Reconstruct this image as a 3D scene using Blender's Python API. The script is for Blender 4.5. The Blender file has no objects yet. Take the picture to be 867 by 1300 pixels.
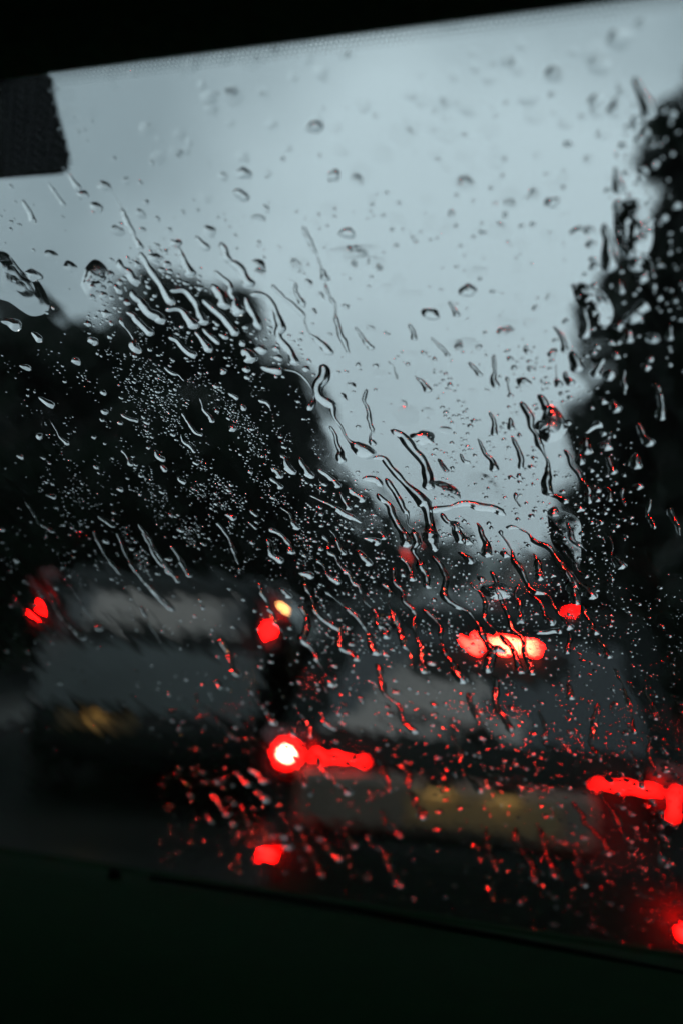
import bpy, math, random
import numpy as np
from mathutils import Vector, Matrix, noise as mnoise

random.seed(7)
rng = np.random.default_rng(11)
SC = bpy.context.scene
COL = SC.collection

# ------------------------------------------------------------------ camera
FPX, CX, CY = 1445.0, 433.5, 650.0          # a 40 mm lens on a 24 x 36 mm frame, in photo pixels
YAW, PITCH, ROLL = math.radians(8.0), math.radians(7.4), math.radians(5.0)
CAM = Vector((0.0, 0.0, 1.25))
fwd = Vector((-math.sin(YAW) * math.cos(PITCH), math.cos(YAW) * math.cos(PITCH), math.sin(PITCH)))
r0 = fwd.cross(Vector((0, 0, 1))).normalized()
u0 = r0.cross(fwd)
CR = r0 * math.cos(ROLL) + u0 * math.sin(ROLL)
CU = -r0 * math.sin(ROLL) + u0 * math.cos(ROLL)
cam_data = bpy.data.cameras.new('camera')
cam = bpy.data.objects.new('camera', cam_data)
COL.objects.link(cam)
cam.matrix_world = Matrix(((CR.x, CU.x, -fwd.x, CAM.x), (CR.y, CU.y, -fwd.y, CAM.y),
                           (CR.z, CU.z, -fwd.z, CAM.z), (0, 0, 0, 1)))
cam_data.sensor_fit = 'HORIZONTAL'
cam_data.sensor_width = 24.0
cam_data.lens = 40.0
cam_data.clip_start = 0.02
cam_data.clip_end = 3000.0
SC.camera = cam


def camvec(x, y, z):
    """camera coordinates (right, up, forward) to a world point"""
    return CAM + CR * x + CU * y + fwd * z


def ray(px, py):
    return (CR * ((px - CX) / FPX) + CU * ((CY - py) / FPX) + fwd)


def at(px, py, Y):
    """the point at world distance Y along the road"""
    d = ray(px, py)
    return CAM + d * (Y / d.y)


# the windscreen plane: a raked pane, swept back on the right of the car
HP, DP = camvec(0, 0.176, 0.42), camvec(0, -0.3235, 0.95)
hdir = (CR * -2.69 + CU * 0.077 + fwd * 1.0).normalized()
E1 = -hdir
E2 = (DP - HP)
E2 = (E2 - E1 * E2.dot(E1)).normalized()
NW = E1.cross(E2).normalized()
GLASS_T = 0.005
W0 = HP.copy()


def glass(px, py, off=GLASS_T):
    """photo pixel to (u, v) on the outer face of the windscreen, and its camera depth"""
    d = ray(px, py)
    t = (W0 + NW * off - CAM).dot(NW) / d.dot(NW)
    p = CAM + d * t - W0
    return p.dot(E1), p.dot(E2), t


def wpt(u, v, w=0.0):
    return W0 + E1 * u + E2 * v + NW * w


cam_data.dof.use_dof = True
cam_data.dof.focus_distance = glass(545, 660)[2]
cam_data.dof.aperture_fstop = 4.0
cam_data.dof.aperture_blades = 0

# ------------------------------------------------------------------ sky, sun, exposure
SUN_EL, SUN_AZ = math.radians(52), math.radians(200)
world = bpy.data.worlds.new('World')
SC.world = world
world.use_nodes = True
nt = world.node_tree
nt.nodes.clear()
out = nt.nodes.new('ShaderNodeOutputWorld')
bg = nt.nodes.new('ShaderNodeBackground')
bg.inputs['Strength'].default_value = 0.1
sky = nt.nodes.new('ShaderNodeTexSky')
sky.sky_type = 'NISHITA'
sky.sun_disc = False
sky.sun_elevation = SUN_EL
sky.sun_rotation = SUN_AZ
tc = nt.nodes.new('ShaderNodeTexCoord')
nz = nt.nodes.new('ShaderNodeTexNoise')
nz.inputs['Scale'].default_value = 3.2
nz.inputs['Detail'].default_value = 6
cl = nt.nodes.new('ShaderNodeValToRGB')                 # the cloud cover: an even grey with soft banks
cl.color_ramp.elements[0].position = 0.3
cl.color_ramp.elements[0].color = (3.3, 4.1, 4.6, 1)
cl.color_ramp.elements[1].position = 0.7
cl.color_ramp.elements[1].color = (6.7, 7.95, 8.7, 1)
mx = nt.nodes.new('ShaderNodeMix')
mx.data_type = 'RGBA'
mx.inputs['Factor'].default_value = 0.97
L = nt.links.new
L(tc.outputs['Generated'], nz.inputs['Vector'])
D0 = ray(560, 440).normalized()
dp = nt.nodes.new('ShaderNodeVectorMath')
dp.operation = 'DOT_PRODUCT'
dp.inputs[1].default_value = D0
mr = nt.nodes.new('ShaderNodeMapRange')                 # the cloud is thinnest up the road
mr.interpolation_type = 'SMOOTHSTEP'
mr.inputs['From Min'].default_value = 0.945
mr.inputs['From Max'].default_value = 1.0
mr.inputs['To Min'].default_value = -0.2
mr.inputs['To Max'].default_value = 0.3
ad = nt.nodes.new('ShaderNodeMath')
ad.operation = 'ADD'
L(tc.outputs['Generated'], dp.inputs[0])
L(dp.outputs['Value'], mr.inputs['Value'])
L(mr.outputs['Result'], ad.inputs[0])
L(nz.outputs['Fac'], ad.inputs[1])
L(ad.outputs['Value'], cl.inputs['Fac'])
L(sky.outputs['Color'], mx.inputs['A'])
L(cl.outputs['Color'], mx.inputs['B'])
L(mx.outputs['Result'], bg.inputs['Color'])
L(bg.outputs['Background'], out.inputs['Surface'])

sun_d = bpy.data.lights.new('sun', 'SUN')
sun_d.energy = 0.5
sun_d.angle = math.radians(40)
sun_d.color = (1.0, 0.97, 0.93)
sun = bpy.data.objects.new('sun', sun_d)
COL.objects.link(sun)
_sd = Vector((math.sin(SUN_AZ) * math.cos(SUN_EL), math.cos(SUN_AZ) * math.cos(SUN_EL), math.sin(SUN_EL)))
sun.rotation_euler = (-_sd).to_track_quat('-Z', 'Y').to_euler()
sun.location = _sd * 50

SC.view_settings.view_transform = 'Standard'
SC.view_settings.look = 'None'
SC.view_settings.exposure = 0.0
SC.view_settings.gamma = 1.0
SC.render.engine = 'CYCLES'
SC.cycles.max_bounces = 20
SC.cycles.diffuse_bounces = 2
SC.cycles.glossy_bounces = 4
SC.cycles.transmission_bounces = 12
SC.cycles.transparent_max_bounces = 24
SC.cycles.volume_bounces = 0
SC.cycles.caustics_reflective = False
SC.cycles.caustics_refractive = True
SC.cycles.use_denoising = True
SC.cycles.sample_clamp_indirect = 120.0

# ------------------------------------------------------------------ materials


def mat(name, col, rough=0.6, metal=0.0, coat=0.0, ior=1.5, var=0.0, vscale=8.0, bump=0.0, bscale=60.0, spec=None):
    m = bpy.data.materials.new(name)
    m.use_nodes = True
    t = m.node_tree
    b = t.nodes['Principled BSDF']
    b.inputs['Base Color'].default_value = (*col, 1)
    b.inputs['Roughness'].default_value = rough
    b.inputs['Metallic'].default_value = metal
    b.inputs['Coat Weight'].default_value = coat
    b.inputs['Coat Roughness'].default_value = 0.06
    b.inputs['IOR'].default_value = ior
    if spec is not None:
        b.inputs['Specular IOR Level'].default_value = spec
    if var or bump:
        c = t.nodes.new('ShaderNodeTexCoord')
    if var:
        n = t.nodes.new('ShaderNodeTexNoise')
        n.inputs['Scale'].default_value = vscale
        n.inputs['Detail'].default_value = 5
        r = t.nodes.new('ShaderNodeValToRGB')
        r.color_ramp.elements[0].position = 0.3
        r.color_ramp.elements[1].position = 0.7
        r.color_ramp.elements[0].color = (*[x * (1 - var) for x in col], 1)
        r.color_ramp.elements[1].color = (*[min(1, x * (1 + var)) for x in col], 1)
        t.links.new(c.outputs['Object'], n.inputs['Vector'])
        t.links.new(n.outputs['Fac'], r.inputs['Fac'])
        t.links.new(r.outputs['Color'], b.inputs['Base Color'])
    if bump:
        n2 = t.nodes.new('ShaderNodeTexNoise')
        n2.inputs['Scale'].default_value = bscale
        n2.inputs['Detail'].default_value = 3
        bp = t.nodes.new('ShaderNodeBump')
        bp.inputs['Strength'].default_value = bump
        bp.inputs['Distance'].default_value = 0.01
        t.links.new(c.outputs['Object'], n2.inputs['Vector'])
        t.links.new(n2.outputs['Fac'], bp.inputs['Height'])
        t.links.new(bp.outputs['Normal'], b.inputs['Normal'])
    return m


def lamp_mat(name, col, strength):
    m = bpy.data.materials.new(name)
    m.use_nodes = True
    b = m.node_tree.nodes['Principled BSDF']
    b.inputs['Base Color'].default_value = (0.15, 0.01, 0.01, 1) if col[0] > 3 * col[2] else (0.5, 0.5, 0.5, 1)
    b.inputs['Roughness'].default_value = 0.15
    b.inputs['Emission Color'].default_value = (*col, 1)
    b.inputs['Emission Strength'].default_value = strength
    return m


def water_mat():
    m = bpy.data.materials.new('rain_water')
    m.use_nodes = True
    t = m.node_tree
    t.nodes.clear()
    o = t.nodes.new('ShaderNodeOutputMaterial')
    g = t.nodes.new('ShaderNodeBsdfGlass')
    g.inputs['IOR'].default_value = 1.333
    g.inputs['Roughness'].default_value = 0.0
    t.links.new(g.outputs['BSDF'], o.inputs['Surface'])
    return m


def pane_mat():
    """a thin laminated pane: clear, a little reflection, a film of damp that scatters slightly"""
    m = bpy.data.materials.new('windscreen_glass')
    m.use_nodes = True
    t = m.node_tree
    t.nodes.clear()
    o = t.nodes.new('ShaderNodeOutputMaterial')
    tr = t.nodes.new('ShaderNodeBsdfTransparent')
    tr.inputs['Color'].default_value = (0.95, 0.985, 0.975, 1)
    rf = t.nodes.new('ShaderNodeBsdfRefraction')
    rf.inputs['IOR'].default_value = 1.05
    rf.inputs['Roughness'].default_value = 0.10
    gl = t.nodes.new('ShaderNodeBsdfGlossy')
    gl.inputs['Roughness'].default_value = 0.02
    lw = t.nodes.new('ShaderNodeLayerWeight')
    lw.inputs['Blend'].default_value = 0.5
    pw = t.nodes.new('ShaderNodeMath')
    pw.operation = 'POWER'
    pw.inputs[1].default_value = 5.0
    fr = t.nodes.new('ShaderNodeMath')
    fr.operation = 'MULTIPLY_ADD'
    fr.inputs[1].default_value = 0.7
    fr.inputs[2].default_value = 0.012
    t.links.new(lw.outputs['Facing'], pw.inputs[0])
    t.links.new(pw.outputs[0], fr.inputs[0])
    m1 = t.nodes.new('ShaderNodeMixShader')
    m1.inputs['Fac'].default_value = FILM
    m2 = t.nodes.new('ShaderNodeMixShader')
    t.links.new(tr.outputs[0], m1.inputs[1])
    t.links.new(rf.outputs[0], m1.inputs[2])
    t.links.new(fr.outputs[0], m2.inputs['Fac'])
    t.links.new(m1.outputs[0], m2.inputs[1])
    t.links.new(gl.outputs[0], m2.inputs[2])
    t.links.new(m2.outputs[0], o.inputs['Surface'])
    return m


FILM = 0.002
WATER = water_mat()
PANE = pane_mat()
M_TRIM = mat('cabin_trim', (0.03, 0.10, 0.04), 0.85, var=0.2, vscale=30, bump=0.1, bscale=400, spec=0.2)
M_HEAD = mat('headliner_cloth', (0.13, 0.30, 0.17), 0.95, var=0.15, vscale=200, spec=0.1)
M_DASH = mat('dash_plastic', (0.0010, 0.0125, 0.0034), 0.85, var=0.1, vscale=40, bump=0.15, bscale=900, spec=0.03)
M_DASHDARK = mat('dash_recess', (0.0015, 0.003, 0.002), 0.9, spec=0.05)
M_FRIT = mat('ceramic_frit', (0.006, 0.008, 0.007), 0.7, spec=0.2)
M_FRIT2 = mat('dotted_shade_band', (0.006, 0.009, 0.007), 0.8, spec=0.2)
M_BLACKPAINT = mat('black_car_paint', (0.003, 0.005, 0.004), 0.3, coat=0.1, spec=0.15, var=0.1)
M_GREYPAINT = mat('dark_grey_car_paint', (0.004, 0.006, 0.0055), 0.5, spec=0.08, var=0.15, vscale=3)
M_SILVER = mat('silver_car_paint', (0.085, 0.098, 0.10), 0.4, coat=0.1, spec=0.2, var=0.15, vscale=3)
M_BLUEPAINT = mat('dark_blue_car_paint', (0.004, 0.005, 0.007), 0.35, coat=0.1, spec=0.15, var=0.1)
M_SUVDARK = mat('charcoal_car_paint', (0.008, 0.010, 0.010), 0.45, spec=0.1, var=0.15)
M_SUVGLASS = mat('van_rear_glass', (0.006, 0.008, 0.009), 0.12, ior=1.62, bump=0.25, bscale=9)
M_CARGLASS = mat('dark_car_glass', (0.006, 0.008, 0.009), 0.08, ior=1.5, spec=0.75)
M_BUMPER = mat('bumper_plastic', (0.005, 0.007, 0.006), 0.6, var=0.2, spec=0.15)
M_TYRE = mat('tyre_rubber', (0.012, 0.012, 0.012), 0.9)
M_RIM = mat('alloy_rim', (0.35, 0.36, 0.38), 0.35, metal=0.9)
M_PLATE = mat('yellow_plate', (0.12, 0.085, 0.04), 0.5, var=0.15, vscale=20)
M_PLATEW = mat('pale_plate_panel', (0.08, 0.063, 0.048), 0.5, var=0.2)
M_LENS = mat('unlit_red_lens', (0.12, 0.008, 0.008), 0.15)
M_BRAKE = lamp_mat('lit_brake_lamp', (1.0, 0.0010, 0.0008), 220.0)
M_STRIP = lamp_mat('lit_light_strip', (1.0, 0.004, 0.003), 24.0)
M_BRAKEHOT = lamp_mat('hot_brake_bulb', (1.0, 0.10, 0.065), 190.0)
M_BRAKEBAR = lamp_mat('lit_high_brake_bar', (1.0, 0.008, 0.005), 110.0)
M_BARHOT = lamp_mat('hot_brake_leds', (1.0, 0.10, 0.045), 130.0)
M_TAIL = lamp_mat('lit_tail_lamp', (1.0, 0.004, 0.003), 22.0)
M_REFLECTED = lamp_mat('reflected_lamp_glow', (1.0, 0.0012, 0.0009), 150.0)  # glow for the two bonnet reflections of the brake lamps
M_AMBER = lamp_mat('lit_amber_lamp', (1.0, 0.42, 0.12), 20.0)
M_AMBERDIM = lamp_mat('dim_amber_lamp', (1.0, 0.5, 0.16), 3.0)
M_WARM = lamp_mat('warm_plate_bulb', (1.0, 0.68, 0.30), 20.0)
M_SIGNAL = lamp_mat('red_signal_lens', (1.0, 0.04, 0.03), 3.0)
M_BARK = mat('wet_bark', (0.03, 0.025, 0.02), 0.9, var=0.4, vscale=6, bump=0.5, bscale=20)
M_ASPHALT = mat('wet_asphalt', (0.014, 0.016, 0.016), 0.3, spec=0.2, var=0.35, vscale=1.2, bump=0.25, bscale=25)
M_KERB = mat('kerb_stone', (0.14, 0.14, 0.135), 0.5, var=0.3, vscale=3)
M_PAVE = mat('wet_pavement', (0.09, 0.09, 0.088), 0.35, var=0.3, vscale=2, bump=0.2, bscale=30)
M_GRASS = mat('wet_verge', (0.018, 0.028, 0.012), 0.8, var=0.5, vscale=0.6, bump=0.5, bscale=12)
M_LINE = mat('white_road_paint', (0.3, 0.3, 0.29), 0.4, var=0.25, vscale=5)
M_STEEL = mat('dark_steel', (0.03, 0.032, 0.034), 0.5, metal=0.5)


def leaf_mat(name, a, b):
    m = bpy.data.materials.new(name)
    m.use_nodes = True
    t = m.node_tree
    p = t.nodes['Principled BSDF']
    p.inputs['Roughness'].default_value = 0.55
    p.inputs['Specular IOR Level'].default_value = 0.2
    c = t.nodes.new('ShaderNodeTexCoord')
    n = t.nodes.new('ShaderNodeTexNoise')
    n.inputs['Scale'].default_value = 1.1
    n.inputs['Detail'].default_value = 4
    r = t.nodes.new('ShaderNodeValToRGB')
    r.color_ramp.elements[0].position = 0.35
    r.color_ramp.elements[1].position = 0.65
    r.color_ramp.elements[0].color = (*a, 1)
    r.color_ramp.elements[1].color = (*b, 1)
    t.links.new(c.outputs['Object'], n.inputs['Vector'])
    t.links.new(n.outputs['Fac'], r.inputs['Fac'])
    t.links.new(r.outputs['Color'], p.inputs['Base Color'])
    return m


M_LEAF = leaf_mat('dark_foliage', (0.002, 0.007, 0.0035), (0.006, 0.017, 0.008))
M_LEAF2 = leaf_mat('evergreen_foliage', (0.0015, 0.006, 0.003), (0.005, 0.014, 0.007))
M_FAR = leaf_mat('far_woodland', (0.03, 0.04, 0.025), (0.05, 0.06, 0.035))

# ------------------------------------------------------------------ mesh helpers


def mesh_obj(name, verts, faces, material, parent=None, smooth=False):
    me = bpy.data.meshes.new(name)
    me.from_pydata([tuple(v) for v in verts], [], [tuple(f) for f in faces])
    me.update()
    if smooth:
        me.polygons.foreach_set('use_smooth', [True] * len(me.polygons))
    if material:
        me.materials.append(material)
    o = bpy.data.objects.new(name, me)
    COL.objects.link(o)
    if parent:
        o.parent = parent
    return o


def tag(o, label=None, cat=None, group=None, kind=None):
    if label:
        o['label'] = label
    if cat:
        o['category'] = cat
    if group:
        o['group'] = group
    if kind:
        o['kind'] = kind
    return o


def empty(name, loc, rz=0.0):
    o = bpy.data.objects.new(name, None)
    o.empty_display_size = 0.1
    COL.objects.link(o)
    o.location = loc
    o.rotation_euler = (0, 0, rz)
    return o


class MB:
    """collects simple shapes into one mesh"""

    def __init__(self):
        self.v, self.f = [], []

    def add(self, v, f):
        n = len(self.v)
        self.v += [tuple(p) for p in v]
        self.f += [tuple(i + n for i in q) for q in f]
        return self

    def box(self, x0, x1, y0, y1, z0, z1, bev=0.0):
        b = min(bev, (x1 - x0) / 3, (y1 - y0) / 3, (z1 - z0) / 3)
        if b <= 0:
            v = [(x, y, z) for z in (z0, z1) for y in (y0, y1) for x in (x0, x1)]
            return self.add(v, [(0, 2, 3, 1), (4, 5, 7, 6), (0, 1, 5, 4), (2, 6, 7, 3), (0, 4, 6, 2), (1, 3, 7, 5)])
        def ring(z, d):
            a, c, e, g = x0 + d, x1 - d, y0 + d, y1 - d
            return [(a + b, e, z), (c - b, e, z), (c, e + b, z), (c, g - b, z), (c - b, g, z), (a + b, g, z), (a, g - b, z), (a, e + b, z)]
        rings = [ring(z0, b), ring(z0 + b, 0), ring(z1 - b, 0), ring(z1, b)]
        v = sum(rings, [])
        f = [tuple(range(7, -1, -1)), tuple(range(24, 32))]
        for k in range(3):
            for i in range(8):
                j = (i + 1) % 8
                f.append((k * 8 + i, k * 8 + j, k * 8 + 8 + j, k * 8 + 8 + i))
        return self.add(v, f)

    def tube(self, pts, rads, n=8):
        pts = [Vector(p) for p in pts]
        v, f = [], []
        for i, p in enumerate(pts):
            d = (pts[min(i + 1, len(pts) - 1)] - pts[max(i - 1, 0)]).normalized()
            a = d.cross(Vector((0, 0, 1)) if abs(d.z) < 0.9 else Vector((1, 0, 0))).normalized()
            b = d.cross(a)
            for k in range(n):
                t = 2 * math.pi * k / n
                v.append(p + (a * math.cos(t) + b * math.sin(t)) * rads[i])
        for i in range(len(pts) - 1):
            for k in range(n):
                j = (k + 1) % n
                f.append((i * n + k, i * n + j, i * n + n + j, i * n + n + k))
        f.append(tuple(range(n - 1, -1, -1)))
        f.append(tuple(range((len(pts) - 1) * n, len(pts) * n)))
        return self.add(v, f)

    def build(self, name, material, parent=None, smooth=False):
        return mesh_obj(name, self.v, self.f, material, parent, smooth)

# ------------------------------------------------------------------ ground, road, verges


def zg(y):
    """the road climbs ahead"""
    if y < 4:
        return 0.0
    if y < 12:
        return 0.08 * (y - 4) ** 2 / 16
    if y < 110:
        return 0.32 + 0.08 * (y - 12)
    if y < 200:
        return 8.16 + 0.08 * (y - 110) - 0.08 * (y - 110) ** 2 / 180
    return 11.76


YS = [-30, -10, 0, 2, 4, 5, 6, 7, 8, 9, 10, 11, 12, 16, 22, 30, 40, 55, 70, 90, 110, 130, 150, 170, 190, 200, 260, 400, 900, 2400]


def strip(name, xs, dz, material, kind='structure', ys=YS, parent=None):
    v, f = [], []
    for y in ys:
        for x in xs:
            zz = zg(y) + dz
            if abs(x) > 12:
                zz += 0.04 * (abs(x) - 12) * 0.3
            v.append((x, y, zz))
    n = len(xs)
    for i in range(len(ys) - 1):
        for k in range(n - 1):
            f.append((i * n + k, i * n + k + 1, (i + 1) * n + k + 1, (i + 1) * n + k))
    o = mesh_obj(name, v, f, material, parent)
    return tag(o, kind=kind)


ROAD_L, ROAD_R = -4.7, 2.0
strip('ground', [-2400, -600, -150, -60, -30, -12, -8, -4, 0, 4, 8, 12, 30, 60, 150, 600, 2400], -0.02, M_GRASS)
ysr = [y for y in YS if y <= 260]
strip('road', [ROAD_L, -3, -1.6, 0, ROAD_R], 0.0, M_ASPHALT, ys=ysr)
strip('pavement', [ROAD_L - 2.2, ROAD_L - 0.15], 0.10, M_PAVE, ys=ysr)


def kerb(x0, x1):
    v, f = [], []
    for y in ysr:
        z = zg(y)
        v += [(x0, y, z - 0.05), (x0, y, z + 0.11), (x0 + 0.01, y, z + 0.12), (x1 - 0.01, y, z + 0.12), (x1, y, z + 0.11), (x1, y, z - 0.05)]
    for i in range(len(ysr) - 1):
        for k in range(5):
            f.append((i * 6 + k, i * 6 + k + 1, i * 6 + 7 + k, i * 6 + 6 + k))
    tag(mesh_obj('kerb', v, f, M_KERB), kind='structure')


kerb(ROAD_L - 0.15, ROAD_L)
kerb(ROAD_R, ROAD_R + 0.15)
lm = MB()
y = 13.0
while y < 120:
    z0, z1 = zg(y) + 0.006, zg(y + 2) + 0.006
    lm.add([(-1.66, y, z0), (-1.56, y, z0), (-1.56, y + 2, z1), (-1.66, y + 2, z1)], [(0, 1, 2, 3)])
    y += 6
tag(lm.build('lane_marking', M_LINE), kind='structure')

# far wooded ridge, fading into the wet air
v, f = [], []
NH = 90
for j in range(7):
    for i in range(NH + 1):
        x = -1500 + 3000 * i / NH
        t = j / 6
        h = 100 + 26 * mnoise.noise(Vector((x * 0.0035, 3.1, 0))) + 10 * mnoise.noise(Vector((x * 0.02, 9.1, 0)))
        h += 36 * math.exp(-((x + 180) / 260) ** 2)
        v.append((x, 900 + 320 * t + 30 * mnoise.noise(Vector((x * 0.01, t * 2, 5))), 9 + h * math.sin(t * math.pi / 2)))
for j in range(6):
    for i in range(NH):
        a = j * (NH + 1) + i
        f.append((a, a + 1, a + NH + 2, a + NH + 1))
tag(mesh_obj('hills', v, f, M_FAR), kind='structure')

# ------------------------------------------------------------------ trees


def crown_mesh(name, H, R, n, seed, material, leaf=0.19, low=0.12, shape='round'):
    rs = np.random.default_rng(seed)
    clumps = []
    while len(clumps) < 60:
        t = rs.random()
        z = H * (low + (1 - low) * t)
        if shape == 'round':
            rr = R * math.sqrt(max(0.02, 1 - (2 * t - 0.9) ** 2 / 1.3))
        elif shape == 'cone':
            rr = R * (1 - t) ** 0.8 + 0.1
        else:
            rr = R * (0.55 + 0.45 * math.sin(math.pi * min(1, t * 1.1)))
        a = rs.random() * 2 * math.pi
        q = rr * rs.random() ** 0.4
        clumps.append((q * math.cos(a), q * math.sin(a), z, R * (0.18 + 0.22 * rs.random())))
    c = np.array(clumps)
    idx = rs.integers(0, len(c), n)
    d = rs.normal(size=(n, 3))
    d /= np.linalg.norm(d, axis=1)[:, None]
    rad = rs.random(n) ** 0.45
    p = c[idx, :3] + d * (c[idx, 3] * rad)[:, None] * np.array([1, 1, 0.75])
    p[:, 2] = np.maximum(p[:, 2], 0.05)
    a = rs.normal(size=(n, 3)); a /= np.linalg.norm(a, axis=1)[:, None]
    b = np.cross(a, rs.normal(size=(n, 3))); b /= np.linalg.norm(b, axis=1)[:, None]
    s = leaf * (0.6 + 0.8 * rs.random(n))[:, None]
    q = np.stack([p - a * s, p - b * s * 0.55, p + a * s, p + b * s * 0.55], 1).reshape(-1, 3)
    me = bpy.data.meshes.new(name)
    me.from_pydata(q.tolist(), [], np.arange(n * 4).reshape(-1, 4).tolist())
    me.materials.append(material)
    return me


def trunk_mesh(name, H, R, r, seed):
    rs = random.Random(seed)
    m = MB()
    lean = rs.uniform(-0.3, 0.3)
    m.tube([(0, 0, -0.3), (0.02, 0, H * 0.2), (lean * 0.5, 0.1, H * 0.5), (lean, 0, H * 0.86)], [r * 1.3, r, r * 0.7, r * 0.15], 10)
    for k in range(9):
        z = H * rs.uniform(0.22, 0.75)
        a = rs.uniform(0, 2 * math.pi)
        q = R * rs.uniform(0.5, 0.85)
        e = (q * math.cos(a), q * math.sin(a), z + rs.uniform(0.1, 0.22) * H)
        m.tube([(lean * z / H, 0, z), (e[0] * 0.5, e[1] * 0.5, z + 0.4 * (e[2] - z)), e], [r * 0.45, r * 0.28, r * 0.06], 6)
    me = bpy.data.meshes.new(name)
    me.from_pydata(m.v, [], m.f)
    me.materials.append(M_BARK)
    return me


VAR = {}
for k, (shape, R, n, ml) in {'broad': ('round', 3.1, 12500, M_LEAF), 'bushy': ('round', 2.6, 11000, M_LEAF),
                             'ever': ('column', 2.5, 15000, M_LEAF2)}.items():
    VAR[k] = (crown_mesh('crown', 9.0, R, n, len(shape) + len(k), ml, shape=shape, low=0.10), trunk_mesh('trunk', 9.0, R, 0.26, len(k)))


def tree(name, kind, x, y, h, label, group, wide=1.0):
    t = empty(name, (x, y, zg(y)), random.uniform(0, 6.28))
    s = h / 9.0
    t.scale = (s * wide, s * wide, s)
    tag(t, label, 'tree', group)
    for nm, me in zip(('crown', 'trunk'), VAR[kind]):
        o = bpy.data.objects.new(nm, me)
        COL.objects.link(o)
        o.parent = t
    return t


GL, GR = 'dark trees along the left of the road', 'dark evergreens along the right of the road'
LT = [  # pixel column, distance, pixel row of the top, variety, label
    (-70, 13, 350, 'broad', 'nearest dark broad tree at the far left edge of the view'),
    (62, 16, 402, 'bushy', 'dark bushy tree behind the rippled water film at the left edge'),
    (168, 20, 335, 'broad', 'tall rounded dark tree behind the bright rivulets at upper left'),
    (222, 25, 362, 'ever', 'dense dark tree right of the tall rounded one on the left'),
    (278, 30, 422, 'broad', 'dark spreading tree below the forked rivulets'),
    (322, 36, 462, 'bushy', 'dark tree whose slope of crown falls towards the road'),
    (358, 43, 530, 'broad', 'mid distant dark tree left of the squiggling rivulet'),
    (402, 52, 585, 'bushy', 'smaller distant tree before the signal light on the left'),
    (448, 64, 615, 'broad', 'distant low tree just behind the red traffic signal'),
    (480, 78, 640, 'ever', 'far small tree right of the red traffic signal'),
    (525, 95, 650, 'bushy', 'far tree over the lane before the mist'),
    (575, 115, 672, 'broad', 'farthest dark tree of the left row near the grey mist'),
]
for px, Y, ty, kd, lb in LT:
    p = at(px, 840, Y)
    tree('roadside_tree', kd, p.x, Y, (at(px, ty, Y).z - zg(Y)) / 1.08, lb, GL, wide=0.85)
for px, Y, h, kd, lb in ((-30, 24, 10.5, 'bushy', 'dark tree filling in behind the nearest one at far left'), (90, 30, 10, 'ever', 'dark tree behind the gap of the left treetops'),
                         (150, 34, 10.5, 'ever', 'dark tree behind the tall rounded one on the left'), (20, 20, 8.0, 'ever', 'dark low tree between the two nearest on the left'),
                         (52, 27, 9.0, 'broad', 'dark tree closing the low gap at far left behind the black trees')):
    p = at(px, 840, Y)
    tree('roadside_tree', kd, p.x, Y, min(h, (at(px, 410, Y).z - zg(Y)) / 1.08), lb, GL)
RT = [  # pixel column of the crown's near edge, distance, height
    (806, 11.5, 12.5, 'ever', 'nearest tall evergreen at the right edge of the view'),
    (780, 17, 12.8, 'ever', 'tall dark evergreen behind the looping drops at right'),
    (724, 23, 12.5, 'broad', 'broad dark tree behind the bulging drop at right'),
    (744, 19.5, 10.0, 'ever', 'lower dark evergreen under the smeared film at right'),
    (704, 30, 11.5, 'ever', 'dark evergreen over the right kerb, third from the edge'),
    (720, 39, 10, 'ever', 'farther evergreen with its edge against the pale sky at right'),
    (728, 50, 8.5, 'bushy', 'farthest bushy dark tree of the right row above the lane'),
]
RAD = {'broad': 3.1, 'bushy': 2.6, 'ever': 2.5}
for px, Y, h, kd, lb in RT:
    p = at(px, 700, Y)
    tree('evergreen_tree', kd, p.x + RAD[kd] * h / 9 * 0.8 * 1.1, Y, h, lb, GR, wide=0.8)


def hedge(name, x0, x1, y0, y1, h, n, label, seed):
    rs = np.random.default_rng(seed)
    yy = y0 + (y1 - y0) * rs.random(n)
    xx = x0 + (x1 - x0) * rs.random(n)
    hh = h * (0.85 + 0.3 * np.sin(yy * 0.9 + xx) * 0.5 + 0.12 * rs.normal(size=n))
    z = np.array([zg(t) for t in yy]) + hh * rs.random(n) ** 0.6
    p = np.stack([xx, yy, z], 1)
    a = rs.normal(size=(n, 3)); a /= np.linalg.norm(a, axis=1)[:, None]
    b = np.cross(a, rs.normal(size=(n, 3))); b /= np.linalg.norm(b, axis=1)[:, None]
    s = 0.22 * (0.6 + 0.8 * rs.random(n))[:, None]
    q = np.stack([p - a * s, p - b * s * 0.6, p + a * s, p + b * s * 0.6], 1).reshape(-1, 3)
    o = mesh_obj(name, q.tolist(), np.arange(n * 4).reshape(-1, 4).tolist(), M_LEAF2)
    tag(o, label, 'hedge')


hedge('roadside_hedge', ROAD_L - 3.6, ROAD_L - 2.3, -25, 90, 3.3, 26000, 'long dark hedge under the trees on the left', 3)  # carried on unseen behind the camera to block low sky
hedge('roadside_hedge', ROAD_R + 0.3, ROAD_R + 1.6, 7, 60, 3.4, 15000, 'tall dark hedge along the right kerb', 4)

# ------------------------------------------------------------------ cars ahead


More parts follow.
